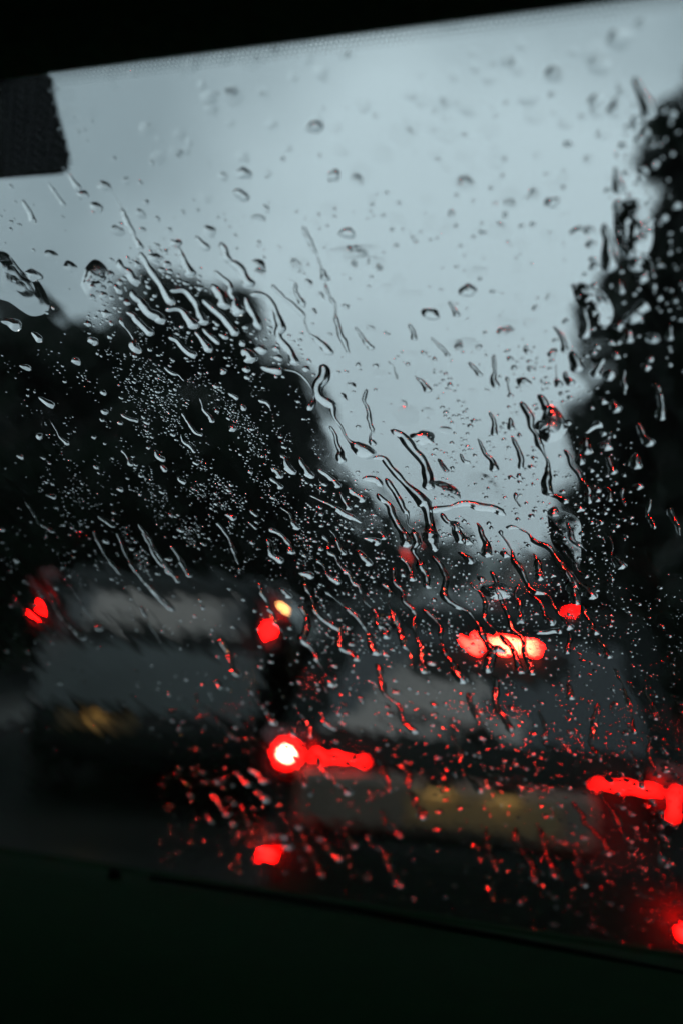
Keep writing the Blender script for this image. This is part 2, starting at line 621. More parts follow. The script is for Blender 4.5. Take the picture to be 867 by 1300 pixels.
def car(name, loc, rz, label, group, paint, W=1.80, L=4.2, roof=1.48, belt=0.98, kind='hatch'):
    """origin on the ground under the middle of the rear bumper, +Y forward"""
    t = empty(name, loc, rz)
    tag(t, label, 'car', group)
    hw = W / 2
    if kind == 'van':
        sil = [(0.10, 0.34), (0.02, 0.42), (0.0, 0.62), (0.03, 0.66), (0.05, belt), (0.20, roof - 0.12), (0.32, roof - 0.02), (0.7, roof + 0.01),
               (1.6, roof + 0.02), (2.4, roof - 0.03), (3.15, belt + 0.12), (3.9, belt - 0.06), (L - 0.08, 0.75), (L, 0.6), (L - 0.05, 0.34), (L - 0.8, 0.22), (0.8, 0.22)]
    else:
        sil = [(0.12, 0.30), (0.03, 0.38), (0.0, 0.60), (0.02, 0.66), (0.12, 0.70), (0.13, 0.90), (0.17, belt), (0.50, roof - 0.10), (0.62, roof - 0.03), (1.0, roof),
               (1.7, roof + 0.02), (2.2, roof - 0.03), (2.95, belt + 0.05), (3.8, belt - 0.12), (L - 0.1, 0.72), (L, 0.58), (L - 0.06, 0.32), (L - 0.8, 0.22), (0.8, 0.22)]

    def half(y, z):
        w = hw
        if z > belt - 0.05:
            w -= (z - belt + 0.05) * 0.30
        if z < 0.4:
            w -= (0.4 - z) * 0.2
        w -= max(0, 0.6 - y) ** 2 * 0.28 + max(0, y - (L - 0.9)) ** 2 * 0.22
        return w

    cy, cz = L * 0.5, 0.75
    secs = [(-1, .06), (-0.97, .022), (-0.88, 0.004), (-0.45, 0), (0, -0.006), (0.45, 0), (0.88, 0.004), (0.97, .022), (1, .06)]
    v, f = [], []
    n = len(sil)
    for s, ins in secs:
        for (y, z) in sil:
            dy, dz = cy - y, cz - z
            l = math.hypot(dy, dz)
            bow = 0.09 * s * s
            yy = y + dy / l * ins + (bow if y < 0.8 else -bow if y > L - 0.9 else 0)
            v.append((s * half(y, z), yy, z + dz / l * ins))
    for i in range(len(secs) - 1):
        for k in range(n):
            j = (k + 1) % n
            f.append((i * n + k, i * n + j, i * n + n + j, i * n + n + k))
    f.append(tuple(range(n)))
    f.append(tuple(range((len(secs) - 1) * n + n - 1, (len(secs) - 1) * n - 1, -1)))
    mesh_obj('body', v, f, paint, t, True)

    def rearpt(s, z, off):
        """a point on the rear face at height z, offset outward"""
        pts = sil[1:9]
        for (a, b) in zip(pts, pts[1:]):
            if a[1] <= z <= b[1] + 1e-6 and b[1] > a[1]:
                q = (z - a[1]) / (b[1] - a[1])
                return (s * half(a[0], z), a[0] + (b[0] - a[0]) * q + 0.09 * s * s - off, z)
        return (s * half(pts[-1][0], z), pts[-1][0] + 0.09 * s * s - off, z)

    def rear_panel(nm, s0, s1, z0, z1, material, off=0.006, parent=t, th=0.02, ns=8, nz=3):
        vv, ff = [], []
        for o_ in (off, off - th):
            for i in range(nz + 1):
                for k in range(ns + 1):
                    s = s0 + (s1 - s0) * k / ns
                    zz = z0 + (z1 - z0) * i / nz
                    if o_ == off and (i in (0, nz) or k in (0, ns)):
                        vv.append(rearpt(s, zz, off - 0.006))
                    else:
                        vv.append(rearpt(s, zz, o_))
        m = (ns + 1) * (nz + 1)
        for i in range(nz):
            for k in range(ns):
                a = i * (ns + 1) + k
                ff.append((a, a + 1, a + ns + 2, a + ns + 1))
        b = [k for k in range(ns + 1)] + [i * (ns + 1) + ns for i in range(1, nz + 1)] + [nz * (ns + 1) + k for k in range(ns - 1, -1, -1)] + [i * (ns + 1) for i in range(nz - 1, 0, -1)]
        for k in range(len(b)):
            a, c = b[k], b[(k + 1) % len(b)]
            ff.append((a, a + m, c + m, c))
        return mesh_obj(nm, vv, ff, material, parent, False)

    top = roof - 0.15 if kind != 'van' else roof - 0.2
    rear_panel('rear_window', -0.80, 0.80, belt + 0.03, top, M_CARGLASS, 0.008, nz=4)
    rear_panel('bumper', -0.97, 0.97, 0.40, 0.60, M_BUMPER, 0.022)
    w = MB().tube([rearpt(0.02, belt + 0.05, 0.03), rearpt(-0.25, belt + 0.09, 0.03), rearpt(-0.5, belt + 0.10, 0.025)], [0.012, 0.009, 0.006], 6)
    w.build('rear_wiper', M_BUMPER, t)
    for sx in (-1, 1):                              # side glass and mirrors
        vv, ff = [], []
        for o_ in (0.006, -0.012):
            for (y, z) in ((0.95, belt + 0.06), (2.85, belt + 0.06), (2.25, roof - 0.10), (0.95, roof - 0.10)):
                vv.append((sx * (half(y, z) + o_), y, z))
        ff = [(0, 1, 2, 3), (4, 7, 6, 5), (0, 4, 5, 1), (1, 5, 6, 2), (2, 6, 7, 3), (3, 7, 4, 0)]
        mesh_obj('side_window', vv, ff, M_CARGLASS, t)
        mm = MB().box(sx * (hw + 0.09) - 0.09, sx * (hw + 0.09) + 0.09, 2.62, 2.76, belt + 0.0, belt + 0.14, 0.03)
        mm.build('wing_mirror', paint, t)
        for yw in (0.72, L - 0.85):
            wh = MB().tube([(sx * (hw - 0.2), yw, 0.31), (sx * (hw - 0.03), yw, 0.31), (sx * (hw + 0.012), yw, 0.31)], [0.31, 0.315, 0.29], 24)
            wo = wh.build('wheel', M_TYRE, t, False)
            MB().tube([(sx * (hw - 0.02), yw, 0.31), (sx * (hw + 0.022), yw, 0.31)], [0.2, 0.17], 16).build('rim', M_RIM, wo)
    ex = MB().tube([(-0.5, 0.02, 0.27), (-0.5, 0.4, 0.27)], [0.03, 0.03], 10)
    ex.build('exhaust_pipe', M_STEEL, t)
    return t, rearpt, rear_panel, half


def lens(t, nm, p0, p1, material, depth=0.05, parent=None, n=6):
    """a rounded lamp block spanning the rear-view rectangle p0..p1 (x, z) at depth y"""
    x0, y0, z0 = p0
    x1, _, z1 = p1
    m = MB().box(x0, x1, y0 - depth, y0 + depth, z0, z1, 0.018)
    return m.build(nm, material, parent or t)


def plate(t, cx, y, cz, material, w=0.52, h=0.112):
    return MB().box(cx - w / 2, cx + w / 2, y - 0.012, y + 0.004, cz - h / 2, cz + h / 2, 0.006).build('number_plate', material, t)


G_CARS = 'cars queueing in the rain ahead'
# --- the hatchback right ahead
Yl = 3.95
pl, pr = at(357, 965, Yl), at(873, 1006, Yl)
cx = (pl.x + pr.x) / 2
zlamp = (pl.z + pr.z) / 2
lead, rp, rpan, half = car('parked_car', (cx, Yl, 0), 0, 'dark grey hatchback directly ahead with wide red brake lights and yellow plate', G_CARS,
                           M_GREYPAINT, W=(pr.x - pl.x) + 0.26, roof=at(635, 772, Yl + 0.5).z + 0.03, belt=zlamp + 0.07)
lead.name = 'hatchback_car'
hx = (pr.x - pl.x) / 2
zl = zlamp
for s in (-1, 1):
    yb = 0.17
    tl = MB().box(s * hx - 0.10, s * hx + 0.10, yb - 0.06, yb + 0.1, zl - 0.085, zl + 0.085, 0.03).build('tail_light', M_LENS, lead)
    if s < 0:
        MB().tube([(s * hx, yb - 0.075, zl), (s * hx, yb - 0.055, zl)], [0.017, 0.020], 14).build('brake_bulb', M_BRAKEHOT, tl)
        MB().tube([(s * hx, yb - 0.068, zl), (s * hx, yb - 0.05, zl)], [0.042, 0.05], 18).build('reflector_ring', M_TAIL, tl)
    else:
        MB().box(s * hx - 0.03, s * hx - 0.018, yb - 0.075, yb - 0.05, zl - 0.09, zl + 0.0035, 0.003).build('brake_bulb', M_STRIP, tl)
    a, b = (0.085, 0.285) if s < 0 else (0.07, 0.29)
    x0, x1 = sorted((s * (hx - a), s * (hx - b)))
    MB().box(x0, x1, 0.09, 0.14, zl - 0.0025, zl + 0.0025, 0.0015).build('light_strip', M_STRIP, tl)
yb = 0.4
for _ in range(4):                                       # the bar sits in the upper edge of the rear window
    pb = at(635, 820, Yl + yb)
    yb = rp(0.0, pb.z, 0.0)[1]
MB().box(pb.x - cx - 0.145, pb.x - cx + 0.145, yb - 0.016, yb + 0.004, pb.z - 0.010, pb.z + 0.010, 0.004).build('high_brake_light', M_BRAKEBAR, lead)
MB().box(pb.x - cx - 0.03, pb.x - cx + 0.13, yb - 0.019, yb - 0.0165, pb.z - 0.0025, pb.z + 0.0025, 0.001).build('brake_led_row', M_BARHOT, lead)
rpan('matt_window_panel', -0.5, 0.5, pb.z - 0.16, pb.z - 0.012, M_BUMPER, 0.011)  # matt black panel over the glass just under the brake bar
# plate recess ledge, plates and lamps
pz = at(640, 1035, Yl).z
MB().box(-0.62, 0.40, 0.0, 0.10, pz - 0.10, pz + 0.085, 0.02).build('plate_recess', M_PLATEW, lead)
plate(lead, 0.02, -0.004, pz - 0.005, M_PLATE)
for dx in (-0.13, 0.09):
    hd = MB().box(dx - 0.05, dx + 0.05, -0.075, -0.002, pz + 0.088, pz + 0.112, 0.006).box(dx - 0.05, dx + 0.05, -0.082, -0.076, pz + 0.066, pz + 0.112, 0.002).build('lamp_hood', M_BUMPER, lead)
    MB().box(dx - 0.03, dx + 0.03, -0.055, -0.02, pz + 0.080, pz + 0.0875, 0.002).build('plate_lamp', M_WARM, hd)
pf = at(337, 1088, Yl)
MB().box(pf.x - cx - 0.022, pf.x - cx + 0.022, 0.02, 0.06, pf.z - 0.006, pf.z + 0.007, 0.01).build('left_glow_block', M_REFLECTED, lead)  # glowing block added for the left brake lamp's reflection in the wet bonnet
pf = at(872, 1187, Yl)
MB().box(pf.x - cx - 0.015, pf.x - cx + 0.04, 0.0, 0.06, pf.z - 0.012, pf.z + 0.012, 0.015).build('right_glow_block', M_REFLECTED, lead)  # right lamp's bonnet reflection, also an added glowing block

# --- silver tall car in the left lane
Ys = 7.6
pl, pr = at(46, 760, Ys), at(337, 812, Ys)
cs = (pl.x + pr.x) / 2
zs = (pl.z + pr.z) / 2
roofz = at(190, 722, Ys + 0.3).z - zg(Ys)
suv, rp, rpan, half = car('tall_car', (cs, Ys, zg(Ys)), math.radians(2), 'tall grey car in the left lane, red lamp each side and one amber indicator', G_CARS,
                          M_SUVDARK, W=(pr.x - pl.x) + 0.16, roof=roofz, belt=zs - zg(Ys) - 0.10, kind='van')
hx = (pr.x - pl.x) / 2
zz = zs - zg(Ys)
next(c for c in suv.children if c.name.startswith('rear_window')).data.materials[0] = M_SUVGLASS
ta, tb = at(190, 905, Ys).z - zg(Ys), at(190, 822, Ys).z - zg(Ys)
rpan('tailgate_panel', -0.96, 0.96, ta, tb, M_SILVER, 0.03)
for s, mm in ((-1, M_BRAKE), (1, M_BRAKE)):
    tl = MB().box(s * hx - 0.07, s * hx + 0.07, 0.12, 0.26, zz - 0.15, zz + 0.27, 0.03).build('tail_light', M_LENS, suv)
    MB().box(s * hx - 0.014, s * hx + 0.014, 0.10, 0.125, zz - 0.014, zz + 0.014, 0.005).build('brake_bulb', mm, tl)
    if s > 0:
        pa = at(355, 773, Ys)
        MB().box(pa.x - cs - 0.022, pa.x - cs + 0.022, 0.085, 0.115, pa.z - zg(Ys) - 0.022, pa.z - zg(Ys) + 0.022, 0.008).build('indicator_light', M_AMBER, tl)
pp = at(125, 915, Ys)
plate(suv, pp.x - cs, -0.012, pp.z - zg(Ys), M_PLATE)
zq = pp.z - zg(Ys)
hd = MB().box(pp.x - cs - 0.22, pp.x - cs + 0.22, -0.10, -0.01, zq + 0.085, zq + 0.115, 0.006).box(pp.x - cs - 0.22, pp.x - cs + 0.22, -0.107, -0.101, zq + 0.058, zq + 0.115, 0.002).build('lamp_hood', M_BUMPER, suv)
for dx in (0.0,):
    MB().box(pp.x - cs + dx - 0.04, pp.x - cs + dx + 0.04, -0.085, -0.035, zq + 0.077, zq + 0.0845, 0.002).build('plate_lamp', M_WARM, hd)

sr = at(420, 853, 10.0)
MB().box(sr.x - cs - 0.02, sr.x - cs + 0.02, 10.0 - Ys - 0.03, 10.0 - Ys + 0.03, sr.z - zg(Ys) - 0.02, sr.z - zg(Ys) + 0.02, 0.008).build('side_repeater', M_AMBERDIM, suv)

# --- a dark van farther up the same lane
Ye = 20.0
pl, pr = at(630, 768, Ye), at(725, 783, Ye)
ce = (pl.x + pr.x) / 2
ze = (pl.z + pr.z) / 2 - zg(Ye)
est, rp, rpan, half = car('dark_van', (ce, Ye, zg(Ye)), math.radians(-2), 'dark van farther up the hill beyond the hatchback, square red tail lights', G_CARS,
                          M_BLUEPAINT, W=(pr.x - pl.x) + 0.35, roof=ze + 1.05, belt=ze + 0.3, kind='van')
hx = (pr.x - pl.x) / 2
for s, mm in ((-1, M_TAIL), (1, M_BRAKE)):
    tl = MB().box(s * hx - 0.13, s * hx + 0.13, 0.08, 0.24, ze - 0.1, ze + 0.1, 0.03).build('tail_light', M_LENS, est)
    MB().box(s * hx - 0.05, s * hx + 0.05, 0.06, 0.085, ze - 0.022, ze + 0.022, 0.008).build('brake_bulb', mm, tl)
plate(est, 0, 0.06, ze - 0.22, M_PLATE)

# --- red traffic signal at the left kerb up the hill
Yt = 56.0
pt = at(520, 702, Yt)
sg = empty('traffic_light', (pt.x, Yt, zg(Yt)))
tag(sg, 'traffic signal up the hill showing red, left of the pale sky gap', 'traffic light')
hz = pt.z - zg(Yt)
MB().tube([(0, 0.1, -0.1), (0, 0.1, hz + 0.3)], [0.06, 0.05], 10).build('pole', M_STEEL, sg)
MB().box(-0.19, 0.19, -0.08, 0.06, hz - 0.78, hz + 0.26, 0.04).build('signal_head', M_BUMPER, sg)
for k, mm in enumerate((M_SIGNAL, M_LENS, M_STEEL)):
    zc2 = hz - 0.3 * k
    MB().tube([(0, -0.09, zc2), (0, -0.12, zc2)], [0.17 if k == 0 else 0.11, 0.16 if k == 0 else 0.1], 16).build('signal_lens', mm, sg)
    MB().box(-0.13, 0.13, -0.22, -0.085, zc2 + 0.125, zc2 + 0.14, 0.004).build('visor', M_BUMPER, sg)

# ------------------------------------------------------------------ the wet air
HZ = 0.0006
hb = MB().box(-1700, 1700, -40, 1500, -3, 240)
hz_o = hb.build('haze', None)
tag(hz_o, kind='stuff')
hm = bpy.data.materials.new('rain_haze')
hm.use_nodes = True
t = hm.node_tree
t.nodes.clear()
o = t.nodes.new('ShaderNodeOutputMaterial')
pv = t.nodes.new('ShaderNodeVolumePrincipled')
pv.inputs['Color'].default_value = (0.86, 0.90, 0.92, 1)
pv.inputs['Density'].default_value = HZ
pv.inputs['Anisotropy'].default_value = 0.3
t.links.new(pv.outputs['Volume'], o.inputs['Volume'])
hz_o.data.materials.append(hm)
# ------------------------------------------------------------------ our own car round the camera
own = empty('own_car', (CAM.x - 0.37, CAM.y + 0.3, 0))
tag(own, 'black car we sit in, its dark dashboard and rain-covered windscreen framing the view', 'car')
own_inv = Matrix.Translation(own.location).inverted()


def own_part(name, verts, faces, material, smooth=False, parent=None):
    return mesh_obj(name, [own_inv @ Vector(v) for v in verts], faces, material, parent or own, smooth)


VLEN = (DP - HP).dot(E2)
U_L, U_R = -1.15, 0.42
EXT_T, EXT_B = -0.06, VLEN + 0.05


def slab(u0, u1, v0, v1, w0, w1, nu=1):
    vv, ff = [], []
    for w in (w0, w1):
        for v_ in (v0, v1):
            for k in range(nu + 1):
                vv.append(wpt(u0 + (u1 - u0) * k / nu, v_, w))
    n = nu + 1
    for k in range(nu):
        ff.append((k, k + 1, n + k + 1, n + k))
        ff.append((2 * n + k, 3 * n + k, 3 * n + k + 1, 2 * n + k + 1))
        ff.append((k, 2 * n + k, 2 * n + k + 1, k + 1))
        ff.append((n + k, n + k + 1, 3 * n + k + 1, 3 * n + k))
    ff.append((0, n, 3 * n, 2 * n))
    ff.append((n - 1, 3 * n - 1, 4 * n - 1, 2 * n - 1))
    return vv, ff


vv, ff = slab(U_L, U_R, EXT_T, EXT_B, 0.0, GLASS_T)
wind = own_part('windscreen', vv, ff, PANE)

# black print on the glass: a band along the top that fades in dots, and the mirror patch
def plane_poly(pix, w):
    return [wpt(*glass(x, y, 0.0)[:2], w) for x, y in pix]


_mu = glass(0, 100, 0)


def fan(m, pts):
    m.add(pts, [tuple(range(len(pts)))])


m = MB()
ubl = glass(-60, 108, 0)
ubr = glass(900, -14, 0)
vb = -0.003                                              # lower edge of the solid band (along the header line)
fan(m, [wpt(U_L, EXT_T, -0.0012), wpt(U_L, vb, -0.0012), wpt(U_R, vb, -0.0012), wpt(U_R, EXT_T, -0.0012)])
PITCH_D = 0.0020


def dot(m, u, v_, r, w=-0.0012, n=8):
    fan(m, [wpt(u + r * math.cos(6.2832 * k / n), v_ + r * math.sin(6.2832 * k / n), w) for k in range(n)])


for row in range(5):
    r = PITCH_D * (0.46 - 0.075 * row)
    vrow = vb + PITCH_D * 0.5 + row * PITCH_D * 0.86
    u = -0.45 + (row % 2) * PITCH_D / 2
    while u < 0.3:
        dot(m, u, vrow, r)
        u += PITCH_D
own_part('frit_band', [Vector(p) for p in m.v], m.f, M_FRIT, parent=wind)
# mirror patch: rounded corners
patch = [(-140, 60), (40, 60), (66, 96), (67, 112), (73, 140), (82, 172), (88, 196), (88, 206), (82, 213), (72, 215), (40, 217), (0, 220), (-140, 230)]
m = MB()
inside = [Vector(glass(x, y, 0)[:2]) for x, y in patch]


def in_patch(u, v_):
    c = False
    for a, b in zip(inside, inside[1:] + inside[:1]):
        if (a.y > v_) != (b.y > v_) and u < (b.x - a.x) * (v_ - a.y) / (b.y - a.y) + a.x:
            c = not c
    return c


u0_, u1_ = min(q.x for q in inside), max(q.x for q in inside)
v0_, v1_ = min(q.y for q in inside), max(q.y for q in inside)
PD = 0.0021
row = 0
v_ = v0_
while v_ < v1_:                                          # a close lattice of dots: only pinholes of sky pass between them
    u = u0_ + (row % 2) * PD / 2
    k = 0
    while u < u1_:
        if in_patch(u, v_):
            dot(m, u, v_, PD * 0.547, -0.0016 - 0.00002 * ((row + 2 * k) % 5), 12)
        u += PD
        k += 1
    v_ += PD * 0.866
    row += 1
pv2 = [glass(x, y, 0)[:2] for x, y in patch[2:]]
for ring, rr in ((0.0002, 0.00075), (0.0012, 0.0005), (0.0021, 0.0003)):
    for (a, b) in zip(pv2, pv2[1:]):
        a, b = Vector(a), Vector(b)
        d = b - a
        nrm = Vector((-d.y, d.x)).normalized()
        if nrm.dot(Vector(glass(0, 160, 0)[:2]) - a) > 0:
            nrm = -nrm
        k = max(1, int(d.length / 0.00135))
        for i in range(k):
            q = a + d * (i + 0.5) / k + nrm * ring
            dot(m, q.x, q.y, rr, -0.0018)
own_part('mirror_patch', [Vector(p) for p in m.v], m.f, M_FRIT2, parent=wind)
# cabin directions: back = towards us, level
back = Vector((-NW.x, -NW.y, 0)).normalized()
upv = Vector((0, 0, 1))
e1l = E1.copy()

# headliner and its front trim, from the header line back over our heads
vv, ff = [], []
prof = [(-0.0025, 0.0, 0.0), (-0.010, 0.012, -0.004), (-0.012, 0.05, 0.004), (-0.005, 0.12, 0.03), (0.0, 0.35, 0.05), (0, 1.0, 0.07), (0, 1.7, 0.03), (0, 1.9, -0.1)]
for (w, b, z) in prof:
    for k in range(9):
        u = U_L + (U_R + 0.45 - U_L) * k / 8
        vv.append(W0 + E1 * u + NW * (w - 0.0005) + back * b + upv * z + E2 * (-0.0012))
for i in range(len(prof) - 1):
    for k in range(8):
        a = i * 9 + k
        ff.append((a, a + 1, a + 10, a + 9))
n0 = len(vv)
vv += [p + upv * 0.03 + back * 0.002 for p in vv]
ff += [tuple(n0 + i for i in reversed(q)) for q in ff]
own_part('headliner', vv, ff, M_HEAD, smooth=True)

# dashboard: from under the glass back towards us
dl = [(0.03, -0.012), (0.0, -0.001), (-0.012, 0.004), (-0.03, 0.0045), (-0.034, 0.002), (-0.038, 0.0045), (-0.10, 0.006), (-0.22, 0.0), (-0.34, -0.02), (-0.42, -0.07), (-0.46, -0.2), (-0.44, -0.55)]
vv, ff = [], []
for (b, z) in dl:
    for k in range(25):
        u = U_L + (U_R + 0.3 - U_L) * k / 24
        vv.append(DP - E2 * 0.004 + E1 * u - back * b + upv * z - NW * 0.004)
for i in range(len(dl) - 1):
    for k in range(24):
        a = i * 25 + k
        ff.append((a, a + 25, a + 26, a + 1))
own_part('dashboard', vv, ff, M_DASH, smooth=True)


def dash_pt(px, py, lift=0.0):
    d = ray(px, py)
    p0 = DP + upv * 0.005
    t = (p0 - CAM).dot(upv) / d.dot(upv)
    return CAM + d * t + upv * lift


m = MB()                                                 # seam of the demister vent, and a small sun sensor
pts = [dash_pt(x, y, 0.0025) for x, y in ((190, 1119), (300, 1135), (450, 1160), (620, 1192), (800, 1228), (900, 1248))]
m.tube(pts, [0.0022] * 6, 6)
own_part('vent_seam', [Vector(p) for p in m.v], m.f, M_DASHDARK)
m = MB()
c = dash_pt(146, 1112)
m.tube([c - upv * 0.004, c + upv * 0.004, c + upv * 0.006], [0.006, 0.0055, 0.003], 14)
own_part('sun_sensor', [Vector(p) for p in m.v], m.f, M_DASHDARK)

# A-pillars, doors, rear bulkhead, bonnet: they close the cabin and carry the pane
def beam(name, a, b, r, material):
    m = MB()
    m.tube([a, a.lerp(b, 0.5), b], [r, r * 1.1, r * 1.3], 10)
    own_part(name, [Vector(p) for p in m.v], m.f, material, True)


beam('pillar_trim', wpt(U_R + 0.02, EXT_T, -0.01), wpt(U_R + 0.02, EXT_B, -0.01), 0.035, M_TRIM)
beam('pillar_trim', wpt(U_L - 0.02, EXT_T, -0.01), wpt(U_L - 0.02, EXT_B, -0.01), 0.035, M_TRIM)
for sx, xx in ((-1, U_L), (1, U_R + 0.06)):  # doors out of view, made windowless to keep the cabin dark
    p0, p1 = wpt(xx, EXT_T), wpt(xx, EXT_B)
    vv, ff = [], []
    for s in (0, 0.03 * sx):
        for q in (p0 + upv * 0.08, p1, Vector((p1.x, p1.y, 0.3)), p0 + back * 2.0 + upv * -0.9, p0 + back * 2.0 + upv * 0.08):
            vv.append(q + e1l * s)
    ff = [(0, 1, 2, 3, 4), (9, 8, 7, 6, 5)] + [(i, 5 + i, 5 + (i + 1) % 5, (i + 1) % 5) for i in range(5)]
    own_part('windowless_door', vv, ff, M_TRIM)
q0, q1 = wpt(U_L, EXT_T) + back * 1.9, wpt(U_R + 0.1, EXT_T) + back * 1.9
vv = [q0 + upv * 0.1, q1 + upv * 0.1, q1 - upv * 1.1, q0 - upv * 1.1]
vv += [p + back * 0.05 for p in vv]
own_part('blind_rear_wall', vv, [(0, 1, 2, 3), (7, 6, 5, 4), (0, 4, 5, 1), (1, 5, 6, 2), (2, 6, 7, 3), (3, 7, 4, 0)], M_TRIM)  # unseen blind wall, added to shut out light from behind
vv, ff = [], []
for j, (y, z) in enumerate([(0.98, 0.90), (1.05, 0.88), (1.3, 0.82), (1.6, 0.73), (1.85, 0.64), (1.98, 0.54), (2.0, 0.4)]):
    for k in range(9):
        x = -1.22 + 1.7 * k / 8
        s = abs(k - 4) / 4
        vv.append((x, y - 0.12 * s * s, z - 0.05 * s ** 3 - (0.10 if j == 0 else 0)))
for j in range(6):
    for k in range(8):
        a = j * 9 + k
        ff.append((a, a + 1, a + 10, a + 9))
own_part('bonnet', [Vector(p) for p in vv], ff, M_BLACKPAINT, smooth=True)
# ------------------------------------------------------------------ rain on the outer face of the pane
MW = Matrix(((E1.x, E2.x, NW.x, 0), (E1.y, E2.y, NW.y, 0), (E1.z, E2.z, NW.z, 0), (0, 0, 0, 1)))
GAP = 0.0009
GR_RIV = 'rivulets of rain running down the windscreen'
GR_DROP = 'raindrops sitting on the windscreen'


def place(o, u, v, rot=0.0, s=1.0):
    p = wpt(u, v, GLASS_T + GAP)
    o.matrix_world = Matrix.Translation(p) @ MW @ Matrix.Rotation(rot, 4, 'Z') @ Matrix.Diagonal((s if not isinstance(s, tuple) else s[0], s if not isinstance(s, tuple) else s[1], s if not isinstance(s, tuple) else s[2], 1))
    return o


def smooth_path(pts, step):
    """Catmull-Rom through 2-D points, resampled evenly"""
    P = [np.array(p, float) for p in pts]
    P = [2 * P[0] - P[1]] + P + [2 * P[-1] - P[-2]]
    o = []
    for i in range(1, len(P) - 2):
        for k in range(16):
            t = k / 16
            a, b, c, d = P[i - 1:i + 3]
            o.append(0.5 * (2 * b + (c - a) * t + (2 * a - 5 * b + 4 * c - d) * t * t + (3 * b - a - 3 * c + d) * t ** 3))
    o.append(P[-2])
    o = np.array(o)
    s = np.concatenate([[0], np.cumsum(np.linalg.norm(np.diff(o, axis=0), axis=1))])
    n = max(5, int(s[-1] / step))
    q = np.linspace(0, s[-1], n)
    return np.stack([np.interp(q, s, o[:, 0]), np.interp(q, s, o[:, 1])], 1), q, s[-1]


CS = np.linspace(-1, 1, 9)


def rivulet(pix, wpx, label, seed, group=GR_RIV, name='rivulet', height=0.29, wob=0.38):
    g = [glass(x, y) for x, y in pix]
    depth = sum(q[2] for q in g) / len(g)
    my = sum(p[1] for p in pix) / len(pix)
    mxx = sum(p[0] for p in pix) / len(pix)
    dim = my > 630 and mxx < 330
    W = wpx * (1.0 if dim else 1.35) * depth / FPX
    if dim:
        height *= 0.6
    c0 = np.array([g[0][0], g[0][1]])
    path, q, Ltot = smooth_path([(a - c0[0], b - c0[1]) for a, b, _ in g], max(0.00035, W * 0.16))
    n = len(path)
    tg = np.gradient(path, axis=0)
    tg /= np.linalg.norm(tg, axis=1)[:, None] + 1e-9
    nr = np.stack([-tg[:, 1], tg[:, 0]], 1)
    verts = []
    hw = np.empty(n)
    for i in range(n):
        s = q[i]
        k = 1 + wob * mnoise.noise(Vector((s / W * 0.42, seed * 7.3, 0))) * 1.7 + wob * 0.6 * mnoise.noise(Vector((s / W * 1.1, seed * 3.1, 4)))
        pin = mnoise.noise(Vector((s / W * 0.23, seed * 5.9, 2)))
        if Ltot > W * 4 and pin < -0.2:
            k *= max(0.30, 1 + (pin + 0.12) * 3.2)
        k *= 0.62 + 0.40 * (s / Ltot) + 0.35 * math.exp(-((Ltot - s) / (W * 1.3)) ** 2)
        e0, e1 = s / (W * 0.7), (Ltot - s) / (W * 0.6)
        k *= math.sqrt(max(0.0, 1 - (1 - min(1, e0)) ** 2)) * math.sqrt(max(0.0, 1 - (1 - min(1, e1)) ** 2))
        hw[i] = max(W * 0.5 * k, W * 0.02)
        path[i] += nr[i] * W * (0.34 * mnoise.noise(Vector((s / W * 0.28, seed * 1.7, 9))) + 0.14 * mnoise.noise(Vector((s / W * 0.8, seed * 2.7, 3))))
    for i in range(n):
        for c in CS:
            ph = height * 2 * hw[i] * (math.sqrt(max(0, 1.25 - c * c)) - 0.5) / 0.618
            off = c * hw[i]
            verts.append((path[i, 0] + nr[i, 0] * off, path[i, 1] + nr[i, 1] * off, max(0.0, ph) if abs(c) < 1 else 0.0))
    m = len(CS)
    f = []
    for i in range(n - 1):
        for k in range(m - 1):
            a = i * m + k
            f.append((a, a + 1, a + m + 1, a + m))
        f.append((i * m, (i + 1) * m, (i + 1) * m + m - 1, i * m + m - 1))
    f.append(tuple(range(m - 1, -1, -1)))
    f.append(tuple((n - 1) * m + k for k in range(m)))
    o = mesh_obj(name, verts, f, WATER, None, True)
    # the flat underside and the two end faces keep hard edges
    sm = [True] * len(o.data.polygons)
    per = m
    for i in range(n - 1):
        sm[i * per + per - 1] = False
    sm[-1] = sm[-2] = False
    o.data.polygons.foreach_set('use_smooth', sm)
    fix_winding(o.data)
    tag(o, label, 'water streak', group)
    place(o, g[0][0], g[0][1])
    return o


import bmesh


def fix_winding(me):
    bm = bmesh.new()
    bm.from_mesh(me)
    bmesh.ops.recalc_face_normals(bm, faces=bm.faces)
    cut = [e for e in bm.edges if len(e.link_faces) == 2 and e.link_faces[0].smooth != e.link_faces[1].smooth]
    bmesh.ops.split_edges(bm, edges=cut)                 # a hard edge where the bead meets the glass
    bm.to_mesh(me)
    bm.free()


